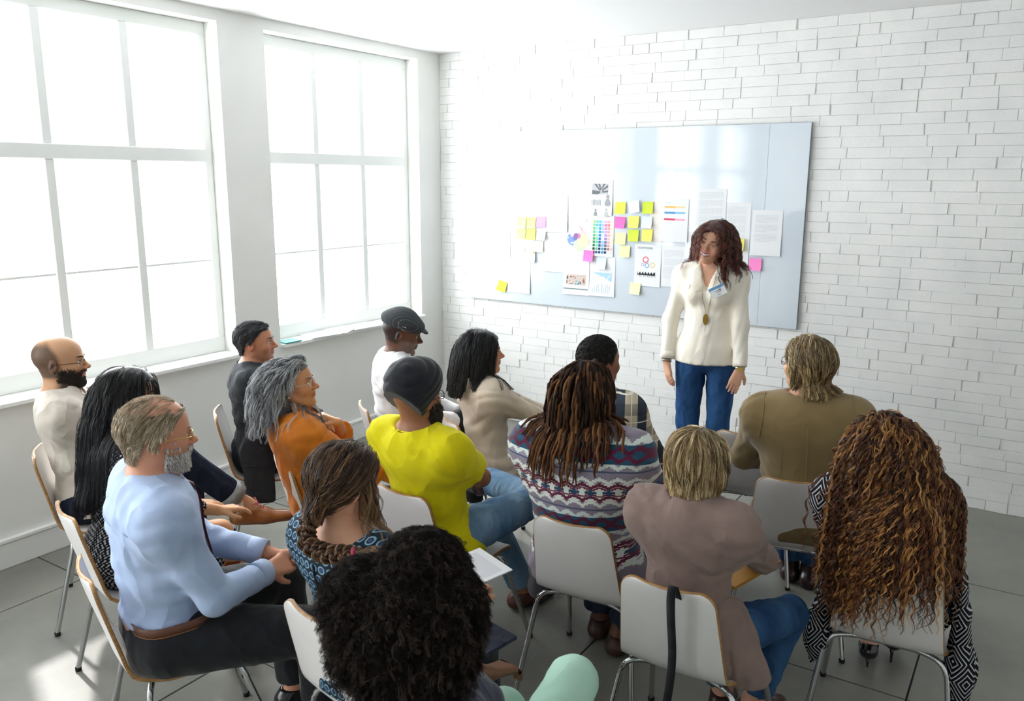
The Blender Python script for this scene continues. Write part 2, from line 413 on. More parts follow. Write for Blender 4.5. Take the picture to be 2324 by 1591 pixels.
prints(*s, 'legend_mark', [(.25, .66, .31, .70), (.33, .67, .4, .69), (.47, .30, .53, .34), (.64, .68, .7, .72), (.12, .54, .16, .56), (.70, .46, .74, .49)], 'ffffff', lay=7)
s = sheet('paper_sheet', -2.945, 1.994, -2.750, 1.734, 'long sheet with black and white photographs at its top', 'paper', G, curl=.010, lift=.003)
prints(*s, 'photograph', [(.12, .1, .8, .4)], 'b9bcbf')
prints(*s, 'joined_hands', [[(.12, .28), (.42, .30), (.5, .33), (.4, .4), (.12, .4)][::-1], [(.2, .1), (.3, .1), (.48, .28), (.44, .30)][::-1], [(.38, .1), (.46, .1), (.52, .28), (.48, .29)][::-1], [(.8, .12), (.8, .2), (.56, .31), (.54, .27)][::-1], [(.8, .28), (.8, .34), (.55, .35), (.55, .31)][::-1], [(.6, .1), (.7, .1), (.54, .26), (.51, .25)][::-1]], '6d7174', lay=2)
prints(*s, 'group_figures', [(.12+.06*i, .56-.01*(i % 3), .145+.06*i, .72-.02*(i % 2)) for i in range(7)], '8a8e92', lay=1)
def figure(cx, cy, k, hair=1.0):
    return disc(cx, cy, .055*k, .75, 10)+[[(cx-.10*k, cy+.14*k), (cx-.04*k, cy+.045*k), (cx+.04*k, cy+.045*k), (cx+.10*k, cy+.14*k), (cx+.06*k, cy+.2*k), (cx-.06*k, cy+.2*k)][::-1]]
prints(*s, 'portrait', figure(.80, .46, 1.35), '9a9ea2', lay=1); prints(*s, 'portrait', figure(.30, .84, .85), '8f9397', lay=1); prints(*s, 'portrait', figure(.76, .83, 1.0), 'b4b7ba', lay=1)
s = sheet('paper_sheet', -2.930, 1.735, -2.732, 1.431, 'sheet printed with a grid of small colour swatches', 'paper', G, curl=.012, lift=.004)
SW = ['a5d06b 6fc4d8 6fc0e6 b6c6ea f0a9cc f3a6ae fbe3c4', '7cc884 66b7dc 58b3e4 a9bbe6 e678a8 f0808c fbdcc0', '5fc07a 8fd6c6 4a9ade b7c0ec d48cc4 f39aa4 fbd6b4', '64bf78 a9e2cc 3f8fd8 8cc0ee cf9ad2 f4a2ac fcdcc0',
      '56b06e 8fdcc0 3a80cc c4dcf4 b685cf f2a4a0 fbd0ac', '4fa868 79cfa8 2f6cb8 d0e2f6 9478bf e0a9b4 fad8b8', '3f9460 6cc49a 2b60a8 8cbbe8 7a6aa8 d8a0a8 f7cfb4', '2f7a50 6fce9c 2a5590 66a6dd 5f5f78 c99aa0 f4c9b4',
      '1f3a30 5fb08c 1d2c48 4a8fc4 50545c 8a8084 f2b8ae', '141a1e 3a5a7a 2a4a72 3f8cc8 2e3238 d6dade f6d4cc']
for j, rw in enumerate(SW):
    for i, c in enumerate(rw.split()):
        x0, y0 = .13+i*.122, .12+j*.083
        prints(*s, 'swatch', [(x0, y0, x0+.098, y0+.064)], c)
s = sheet('paper_sheet', -3.155, 1.425, -2.930, 1.122, 'sheet with a colour street photograph above a grey bar', 'paper', G, curl=.008, lift=.003)
lines(*s, .26, .42, .38, .9, 'd8dde0', seed=8); prints(*s, 'photograph', [(.12, .48, .87, .75)], 'c9bdb4')
rp = random.Random(5)
prints(*s, 'photo_crowd_dark', [(a, b, a+rp.uniform(.02, .07), b+rp.uniform(.03, .09)) for a, b in [(rp.uniform(.13, .8), rp.uniform(.49, .66)) for _ in range(22)]], '4d4a4c', lay=1)
prints(*s, 'photo_crowd_blue', [(a, b, a+rp.uniform(.02, .06), b+rp.uniform(.03, .06)) for a, b in [(rp.uniform(.4, .6), rp.uniform(.58, .7)) for _ in range(8)]], '58a8cc', lay=2)
prints(*s, 'photo_crowd_red', [(a, b, a+rp.uniform(.02, .05), b+rp.uniform(.02, .05)) for a, b in [(rp.uniform(.13, .8), rp.uniform(.49, .66)) for _ in range(9)]], 'c8684e', lay=2)
prints(*s, 'grey_bar', [(.02, .835, .96, .865)], '77898f'); prints(*s, 'caption', [(.06, .91, .24, .925)], 'c9ced2')
s = sheet('paper_sheet', -2.925, 1.428, -2.713, 1.128, 'sheet with a blue and pink triangle chart above thin blue bars', 'paper', G, curl=.010, lift=.002)
prints(*s, 'blue_area', [[(.12, .40), (.87, .41), (.87, .62)][::-1]], 'a9cdea'); prints(*s, 'pink_area', [[(.12, .42), (.8, .62), (.12, .60)][::-1]], 'f8dcd4')
prints(*s, 'chart_line', [[(.4, .58), (.56, .48), (.57, .5), (.42, .59)][::-1], [(.56, .48), (.64, .57), (.63, .59), (.55, .5)][::-1], [(.64, .57), (.84, .44), (.85, .46), (.64, .6)][::-1]], 'e8f0f6', lay=1)
prints(*s, 'thin_bars', [(.14+.073*i, .92-[.12, .15, .19, .23, .1, .24, .12, .2, .24, .2][i], .152+.073*i, .92) for i in range(10)], '9cc0d4')
bg = sheet('paper_sheet', -2.448, 1.850, -2.351, 1.555, 'narrow beige sheet partly under the sheet of coloured bars', 'paper', G, m=mat('beige_paper', 'e9e1dc', .7), curl=.004)
s = sheet('paper_sheet', -2.363, 1.866, -2.156, 1.566, 'white sheet with orange, blue and red printed bars', 'paper', G, curl=.012, lift=.004)
prints(*s, 'caption', [(.14, .085, .22, .10), (.24, .085, .34, .10), (.14, .43, .20, .44), (.22, .43, .30, .44)], 'c4c9cc')
for y, a, b in ((.165, 'f3bc72', 'f8d8a8'), (.30, '5797cb', '8fc0e4'), (.455, 'd34867', 'efa9c0')):
    prints(*s, 'bar', [(.13, y, .53, y+.045)], a); prints(*s, 'bar', [(.53, y, .88, y+.045)], b)
s = sheet('paper_sheet', -2.556, 1.535, -2.349, 1.231, 'sheet headed TEAMWORK with coloured gears and a dark meeting silhouette', 'paper', G, curl=.006)
asp = s[1]/s[2]
text(*s, 'TEAMWORK', .08, .105, .022, '8f9498'); lines(*s, .13, .21, .08, .46, 'dfe2e4', seed=12)
for cx, cy, r, c, t in ((.42, .36, .10, 'e8707c', 16), (.31, .48, .055, '8a6cc0', 0), (.48, .50, .075, '6cb4e0', 14), (.69, .485, .08, 'f2d488', 14), (.58, .41, .035, 'b9d8a8', 0), (.24, .42, .03, 'cfd8d4', 0)):
    prints(*s, 'gear', disc(cx, cy, r, asp, 20, r*.78, t), c)
prints(*s, 'meeting_silhouette', [(.12, .705, .80, .735)]+[[(x-.045, .72), (x-.03, .68), (x-.012, .67), (x, .645), (x+.014, .67), (x+.03, .68), (x+.045, .72)][::-1] for x in (.22, .33, .44, .55, .66, .76)]+[(x, .73, x+.012, .775) for x in (.2, .26, .36, .42, .52, .58, .66, .72)]+[(.12, .66, .14, .74), (.79, .66, .805, .77)], '24282b')
prints(*s, 'gear_caption', [(.10, .42, .15, .425), (.22, .595, .3, .6)], '9ab0bc')
s = sheet('paper_sheet', -2.342, 1.533, -2.168, 1.24, 'grey text sheet right of the TEAMWORK sheet', 'paper', G); lines(*s, .1, .8, .08, .94, 'd3d8dc', step=.03, seed=14)
s = sheet('paper_sheet', -2.172, 1.640, -2.060, 1.45, 'blank pale sheet partly behind the standing woman on her left', 'paper', G, m=mat('pale_paper', 'e6e9ec', .7))
s = sheet('paper_sheet', -2.098, 1.940, -1.888, 1.64, 'grey text sheet hung highest on the right half of the board', 'paper', G, curl=.012, lift=.002); lines(*s, .08, .9, .09, .9, 'cfd5da', seed=15)
s = sheet('paper_sheet', -1.882, 1.850, -1.714, 1.272, 'tall white text sheet behind the standing woman on her right', 'paper', G, curl=.010); lines(*s, .05, .8, .06, .8, 'd6dbdf', step=.016, seed=16)
s = sheet('paper_sheet', -1.704, 1.803, -1.501, 1.500, 'white text sheet furthest right on the board', 'paper', G, curl=.018, lift=.002); lines(*s, .11, .72, .12, .85, 'cdd3d8', step=.03, seed=17)
G2 = 'sticky notes on the whiteboard'
Yl, Pk, Bl, Gn, Cr = 'e9e24e', 'f078bc', 'd4e2ee', 'c3d63c', 'f6efc4'
notes = [(-3.582, 1.706, 'f0f09a', 'pale yellow sticky note at the top left of the left cluster', 0), (-3.493, 1.706, 'eef08c', 'pale yellow sticky note in the top row directly left of the pink one', 0),
 (-3.403, 1.713, 'f6a8d8', 'light pink sticky note at the top of the left cluster', 0), (-3.586, 1.613, 'eff092', 'pale yellow sticky note in the second row, leftmost of the cluster', 0),
 (-3.495, 1.614, 'ebf07c', 'yellow sticky note in the second row below the top middle one', 0), (-3.402, 1.613, 'f8f0d8', 'cream sticky note just below the light pink one', 0),
 (-3.588, 1.512, 'f8f2d8', 'cream sticky note in the third row, leftmost of the cluster', 0), (-3.504, 1.510, 'f9f4dc', 'cream sticky note in the middle of the third row', 0),
 (-3.424, 1.520, 'f9f1d4', 'cream sticky note at the right of the third row', 0), (-3.497, 1.434, 'faf4d2', 'cream sticky note lowest of the left cluster', 0),
 (-3.771, 1.181, 'f6dc50', 'tilted bright yellow sticky note alone at the lower left corner', .22), (-2.724, 1.837, 'f0e85c', 'bright yellow sticky note at the top left of the middle cluster', 0),
 (-2.610, 1.847, 'dce6f0', 'tilted pale blue sticky note in the top row of the middle cluster', -.18), (-2.507, 1.843, 'c8da44', 'lime green sticky note at the top right of the middle cluster', -.03),
 (-2.723, 1.730, 'f070b4', 'hot pink sticky note at the left of the middle cluster', .03), (-2.613, 1.737, 'efe96e', 'yellow sticky note at the centre of the middle cluster', 0),
 (-2.510, 1.738, 'd2e0ec', 'pale blue sticky note below the lime green one at the top', 0), (-2.612, 1.639, 'c9dc4a', 'lime green sticky note at the bottom of the middle cluster', 0),
 (-2.503, 1.645, 'eeec6c', 'yellow sticky note at the bottom right of the middle cluster', 0), (-2.715, 1.613, 'f1edb0', 'pale yellow sticky note under the hot pink one', .02),
 (-2.678, 1.520, 'f0ecb4', 'pale yellow sticky note above the TEAMWORK sheet on its left', .03), (-2.584, 1.250, 'f3efba', 'pale yellow sticky note below the TEAMWORK sheet', .03),
 (-2.976, 1.471, 'f27cc0', 'pink sticky note overlapping the corner of the swatch sheet', .03), (-2.870, 1.419, 'cfe0ec', 'pale blue sticky note above the triangle chart', .03),
 (-1.704, 1.480, 'f48cc8', 'pink sticky note on the right of the board beside the standing woman', .03), (-1.828, 1.607, 'eee070', 'yellow sticky note on the tall text sheet behind the woman', 0)]
for x, z, c, lab, tl in notes:
    on = (-3.403 < x < -3.4 and 0) or lab.startswith(('pink sticky note over', 'yellow sticky note on the tall', 'tilted pale'))
    o, w, h, sf = sheet('sticky_note', x, z, x+.084, z-.084, lab, 'sticky note', G2, m=mat('note_'+c, c, .7, spec=.2), tilt=tl, curl=.016, lift=.018 if on else .0085)
# ---------------------------------------------------------------- implicit-surface modeller
BIG = 1e3
class Pr:
    __slots__ = ('kind', 'a', 'b', 'r1', 'r2', 'M', 'flat', 'k', 'op', 'clips')
    def __init__(s, kind, **p):
        s.k = .02; s.op = 'u'; s.clips = []; s.flat = None; s.M = None; s.b = s.r2 = None; s.kind = kind
        for q, v in p.items(): setattr(s, q, v)
    def d(s, P):
        if s.kind == 'c':
            p = P-s.a; ab = s.b-s.a; L = ab@ab+1e-12
            if s.flat is not None:
                n, q = s.flat
                c = p@n; p = p+(c*(q-1))[..., None]*n; abn = ab+(ab@n)*(q-1)*n; L = abn@abn+1e-12; ab = abn
            t = np.clip(p@ab/L, 0, 1); w = p-t[..., None]*ab
            l = np.sqrt((w*w).sum(-1)); d = l-(s.r1+(s.r2-s.r1)*t)
            if s.flat is not None: d = d/np.sqrt(1+(q*q-1)*((w@n)/(l+1e-9))**2)
        elif s.kind == 'e':
            p = (P-s.a)@s.M; r = s.r1
            k0 = np.sqrt(((p/r)**2).sum(-1)); k1 = np.sqrt(((p/r**2)**2).sum(-1))+1e-9
            d = k0*(k0-1)/k1
        elif s.kind == 'b':                                  # rounded box
            p = np.abs((P-s.a)@s.M)-(s.r1-s.r2); d = np.sqrt((np.maximum(p, 0)**2).sum(-1))+np.minimum(p.max(-1), 0)-s.r2
        for c, n in s.clips: d = np.maximum(d, (P-c)@n)
        return d
I3 = np.eye(3)
def Cn(a, b, r1, r2, k=.02, flat=None, clips=(), op='u'):
    return Pr('c', a=np.asarray(a, float), b=np.asarray(b, float), r1=r1, r2=r2, k=k, flat=flat, clips=list(clips), op=op)
def El(c, r, M=I3, k=.02, op='u', clips=()): return Pr('e', a=np.asarray(c, float), r1=np.asarray(r, float), M=M, k=k, op=op, clips=list(clips))
def Bx(c, r, rad, M=I3, k=.01, op='u', clips=()): return Pr('b', a=np.asarray(c, float), r1=np.asarray(r, float), r2=rad, M=M, k=k, op=op, clips=list(clips))
def comb(D, v, p, hard=False):
    k = 1e-6 if hard else p.k
    if p.op == 'u':
        h = np.clip(.5+.5*(D-v)/k, 0, 1); return D+(v-D)*h-k*h*(1-h)
    h = np.clip(.5-.5*(D+v)/k, 0, 1); return D+(-v-D)*h+k*h*(1-h)
def ev(prims, P):
    D = np.full(P.shape[:-1], BIG)
    for p in prims: D = comb(D, p.d(P), p)
    return D
def grad(prims, P, e=.002):
    g = np.stack([ev(prims, P+d)-ev(prims, P-d) for d in np.eye(3)*e], -1); return g/(np.linalg.norm(g, axis=-1, keepdims=True)+1e-9)
def bounds(prims, pad):
    lo, hi = [], []
    for p in prims:
        if p.op != 'u': continue
        if p.kind == 'c': r = max(p.r1, p.r2); lo.append(np.minimum(p.a, p.b)-r); hi.append(np.maximum(p.a, p.b)+r)
        else: e = np.sqrt(((p.M*p.r1)**2).sum(1)); lo.append(p.a-e); hi.append(p.a+e)
    return np.min(lo, 0)-pad, np.max(hi, 0)+pad
def surf(prims, h, box=None, disp=None, cut=None, post=()):
    """surface-nets mesh of the blended primitives; box=(lo,hi) window; cut(P)->bool keeps cells; post: (point, normal) hard cuts"""
    lo, hi = bounds(prims, h*3)
    if box is not None: lo, hi = np.maximum(lo, box[0]), np.minimum(hi, box[1])
    B = 8; nb = np.maximum(1, np.ceil((hi-lo)/(h*B)).astype(int)); n = nb*B+1
    bi = np.stack(np.meshgrid(*[np.arange(q) for q in nb], indexing='ij'), -1).reshape(-1, 3)
    cen = lo+(bi*B+B/2)*h; R = B*h*.87
    Dp = np.stack([p.d(cen) for p in prims]); dc = np.full(len(cen), BIG)
    for p, v in zip(prims, Dp): dc = comb(dc, v, p, True)
    act = np.abs(dc) < R*1.2+.035
    Vg = np.where(dc < 0, -1., 1.)
    off = np.stack(np.meshgrid(*[np.arange(B+1)]*3, indexing='ij'), -1).reshape(-1, 3)
    A = np.where(act)[0]
    G_ = (bi[A][:, None]*B+off[None]); P = lo+G_*h
    D = np.full(P.shape[:2], BIG); um = np.where(np.isin([p.op for p in prims], ['u'])[:, None], Dp, BIG).min(0)
    for p, v in zip(prims, Dp):
        rel = (v[A] < um[A]+2.6*R+p.k+.03) if p.op == 'u' else (np.abs(v[A]) < R*1.3+p.k+.03) | (v[A] < 0)
        if not rel.any(): continue
        D[rel] = comb(D[rel], p.d(P[rel]), p)
    if disp is not None: D = D+disp(P)
    for c, nn in post: D = np.maximum(D, (P-c)@nn)
    vol = np.empty(n, np.float32)
    vb = np.broadcast_to(Vg.reshape(nb)[:, None, :, None, :, None], (nb[0], B, nb[1], B, nb[2], B)).reshape(nb*B)
    vol[:-1, :-1, :-1] = vb; vol[-1] = vol[-2]; vol[:, -1] = vol[:, -2]; vol[:, :, -1] = vol[:, :, -2]
    vol[G_[..., 0], G_[..., 1], G_[..., 2]] = D
    s = vol < 0; c = np.zeros(tuple(np.array(n)-1), np.int8)
    for i in (0, 1):
        for j in (0, 1):
            for k in (0, 1): c += s[i:n[0]-1+i, j:n[1]-1+j, k:n[2]-1+k]
    cells = np.argwhere((c > 0) & (c < 8)); idx = np.full(c.shape, -1, np.int32)
    if not len(cells): return np.zeros((0, 3)), np.zeros((0, 4), int)
    idx[tuple(cells.T)] = np.arange(len(cells))
    co = [(i, j, k) for i in (0, 1) for j in (0, 1) for k in (0, 1)]
    val = np.stack([vol[cells[:, 0]+a, cells[:, 1]+b, cells[:, 2]+d] for a, b, d in co], -1)
    acc = np.zeros((len(cells), 3)); cnt = np.zeros(len(cells))
    for q, a in enumerate(co):
        for ax in range(3):
            if a[ax]: continue
            b = list(a); b[ax] = 1; w = co.index(tuple(b)); va, vb_ = val[:, q], val[:, w]
            m = (va < 0) != (vb_ < 0); t = np.where(m, va/(va-vb_+1e-12), 0)
            pt = np.array(a, float)[None].repeat(len(cells), 0); pt[:, ax] += t; acc += pt*m[:, None]; cnt += m
    v = lo+(cells+acc/cnt[:, None])*h
    quads = []
    for ax in range(3):
        o1, o2 = [(1, 2), (2, 0), (0, 1)][ax]
        a = np.moveaxis(s, ax, 0); m = a[:-1] != a[1:]; m = np.moveaxis(m, 0, ax)
        e = np.argwhere(m); ok = (e[:, o1] > 0) & (e[:, o2] > 0) & (e[:, o1] < c.shape[o1]) & (e[:, o2] < c.shape[o2]); e = e[ok]
        def g(d1, d2): q = e.copy(); q[:, o1] -= d1; q[:, o2] -= d2; return idx[tuple(q.T)]
        f = np.stack([g(1, 1), g(0, 1), g(0, 0), g(1, 0)], -1)
        ins = s[tuple(e.T)]; f = np.where(ins[:, None], f, f[:, ::-1]); quads.append(f[(f >= 0).all(1)])
    f = np.concatenate(quads)
    if cut is not None:
        keep = cut(v[f].mean(1)); f = f[keep]; u, inv = np.unique(f, return_inverse=True); v = v[u]; f = inv.reshape(-1, 4)
    return v, f
def folds(amp=.004, f=16, seed=0, dirn=(0, 0, 1), st=2.2, lim=None):
    """soft ridge folds: warped sines running across direction dirn"""
    r = np.random.default_rng(seed); A = r.normal(size=(4, 3)); A /= np.linalg.norm(A, axis=1, keepdims=True); dn = np.array(dirn, float)
    A = A-(A@dn)[:, None]*dn*(1-1/st); ph = r.uniform(0, 6, 8)
    amp = amp*1.15; f = f*1.7
    def fn(P):
        w = np.sin(P@A[0]*f*.8+ph[0])*1.3+np.sin(P@A[1]*f*1.3+ph[1])
        n = np.sin(P@dn*f*1.8+w*1.1+ph[2])+.6*np.sin(P@dn*f*3.4+1.5*w+ph[3]+P@A[2]*f)+.5*np.sin(P@A[3]*f*1.9+w)
        n = n/2.1; d = amp*(1-2*np.abs(n)**.75)
        m = .5+.5*np.sin(P@A[2]*f*.5+ph[4])
        return d*(.35+.65*m)
    return fn
def axes(fwd, up):
    """columns: right, forward, up"""
    f = np.asarray(fwd, float); u = np.asarray(up, float); u = u/np.linalg.norm(u); f = f-(f@u)*u; f /= np.linalg.norm(f)
    return np.stack([np.cross(f, u), f, u], 1)
def rotm(ax, deg):
    ax = np.asarray(ax, float)/np.linalg.norm(ax); a = R_(deg); K = np.array([[0, -ax[2], ax[1]], [ax[2], 0, -ax[0]], [-ax[1], ax[0], 0]])
    return I3+sin(a)*K+(1-cos(a))*K@K
def ik(a, c, l1, l2, pole):
    a, c = V(*a), V(*c); d = c-a; L = min(np.linalg.norm(d), (l1+l2)*.999); dn = d/np.linalg.norm(d)
    c = a+dn*L
    x = (l1*l1-l2*l2+L*L)/(2*L); h = math.sqrt(max(l1*l1-x*x, 1e-8)); p = np.asarray(pole, float); p = p-(p@dn)*dn; p /= np.linalg.norm(p)
    return a+dn*x+p*h, c
# ---------------------------------------------------------------- hair strands
def lerpc(cols, t):
    t = np.clip(t, 0, .999)*(len(cols)-1); i = t.astype(int); f = (t-i)[:, None]; c = np.array([lin(x)[:3] for x in cols]); return c[i]*(1-f)+c[i+1]*f
def hairmat(name, rough=.42, spec=.5): return mat(name, rough=rough, spec=spec, vcol=True)
def vcolor(me, cols):
    a = me.color_attributes.new('Col', 'FLOAT_COLOR', 'POINT'); a.data.foreach_set('color', np.c_[cols, np.ones(len(cols))].astype(np.float32).ravel())
def strands(paths, rad, cols, sides=3, mult=9, spread=4.2, thin=.30):
    if sides >= 5: v, f, si = tubes(paths, rad, sides); return v, f, cols[si]
    return ('S', np.asarray(paths, float), np.broadcast_to(np.asarray(rad, float), np.asarray(paths).shape[:2]), np.asarray(cols), mult, spread, thin)
def combine(parts):
    vs, fs, cs, n = [], [], [], 0
    for v, f, c in parts: vs.append(v); fs.append(f+n); cs.append(c); n += len(v)
    return np.concatenate(vs), np.concatenate(fs), np.concatenate(cs)
def hairobj(name, parts, parent, m=None, **p):
    m = m or hairmat('hair'); S_ = [q for q in parts if isinstance(q[0], str)]; Mp = [q for q in parts if not isinstance(q[0], str)]; par = parent; nm = name
    if Mp:
        v, f, c = combine(Mp); me = mesh(name, v, f, m, True); vcolor(me, c); par = link(name, me, parent, **p); nm = name+'_strands' if name != 'hair_under' else name
    if not S_: return par
    rs = np.random.default_rng(77); pos, rad, col, sizes = [], [], [], []
    for _, P, R, Cc, mult, spread, thin in S_:
        N, K, _3 = P.shape; P = np.repeat(P, mult, 0); Rr = np.repeat(R, mult, 0); Cq = np.repeat(Cc, mult, 0)
        if mult > 1:
            T = np.gradient(P, axis=1); T /= np.linalg.norm(T, axis=2, keepdims=True)+1e-9; A = np.cross(T, V(.31, .22, .93)); A /= np.linalg.norm(A, axis=2, keepdims=True)+1e-9; Bv = np.cross(T, A)
            a = rs.uniform(0, 2*pi, (N*mult, 1)); d = np.sqrt(rs.random((N*mult, 1)))*spread; t = np.linspace(0, 1, K)[None]; w = rs.uniform(0, 2*pi, (N*mult, 1)); tw = a+1.2*np.sin(t*5+w)
            rm = R.mean(1).repeat(mult)[:, None]; o = d*rm*(1-.25*t); P = P+A*(o*np.cos(tw))[..., None]+Bv*(o*np.sin(tw))[..., None]
            Rr = Rr*thin*rs.uniform(.7, 1.25, (N*mult, 1)); Cq = Cq*rs.uniform(.68, 1.35, (N*mult, 1))
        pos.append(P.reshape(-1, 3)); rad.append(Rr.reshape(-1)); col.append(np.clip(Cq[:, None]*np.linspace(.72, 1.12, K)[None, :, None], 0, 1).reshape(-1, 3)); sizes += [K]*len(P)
    cv = bpy.data.hair_curves.new(nm); cv.add_curves(sizes); cv.points.foreach_set('position', np.concatenate(pos).astype(np.float32).ravel())
    rd = np.concatenate(rad).astype(np.float32)
    at_ = cv.attributes.get('radius') or cv.attributes.new('radius', 'FLOAT', 'POINT'); at_.data.foreach_set('value', rd)
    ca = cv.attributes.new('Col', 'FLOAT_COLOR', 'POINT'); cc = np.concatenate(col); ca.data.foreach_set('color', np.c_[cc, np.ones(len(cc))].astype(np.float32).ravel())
    cv.materials.append(m); o = link(nm, cv, par)
    if par is parent:
        for k_, v_ in p.items(): o[k_] = v_
    return o if par is parent else par
def drape(roots, v0, n, seg, coll, off, grav, g=(0, 0, -1), curl=0, wl=.05, seed=0, jit=.0, stiff=1.0, up=None, cling=0):
    """march strands from roots along v0, pulled by gravity, pushed out of the body"""
    r = np.random.default_rng(seed); P = roots.copy(); v = v0/np.linalg.norm(v0, axis=1, keepdims=True); out = [P.copy()]
    N = len(P); g = np.asarray(g, float); off = np.broadcast_to(off, (N,)); seg = np.broadcast_to(seg, (N,))
    jd = r.normal(size=(N, 3))*jit
    for i in range(n-1):
        gr = grav[min(i, len(grav)-1)] if isinstance(grav, (list, tuple)) else grav
        w = v*stiff+g*gr+jd*.3; w /= np.linalg.norm(w, axis=1, keepdims=True)
        Q = P+w*seg[:, None]; d = ev(coll, Q); G0 = grad(coll, Q); oi = .003+(off-.003)*min(1, (i+1)/6); Q = Q+G0*(np.maximum(oi-d, 0)-np.clip(d-oi-.001, 0, .02)*cling)[:, None]
        v = Q-P; v /= np.linalg.norm(v, axis=1, keepdims=True)+1e-9; P = Q; out.append(P.copy())
    out = np.stack(out, 1)
    if curl:
        T = np.gradient(out, axis=1); T /= np.linalg.norm(T, axis=2, keepdims=True)+1e-9
        A = np.cross(T, V(.3, .2, .93)); A /= np.linalg.norm(A, axis=2, keepdims=True)+1e-9; Bn = np.cross(T, A)
        s = np.arange(n)[None]*seg[:, None]; ph = r.uniform(0, 2*pi, N)[:, None]; w = 2*pi/(wl*r.uniform(.7, 1.3, N)[:, None])
        am = curl*r.uniform(.4, 1.3, N)[:, None]*np.clip(s/.08, 0, 1)
        out = out+A*(am*np.cos(s*w+ph))[..., None]+Bn*(am*np.sin(s*w+ph)*.8)[..., None]
    return out
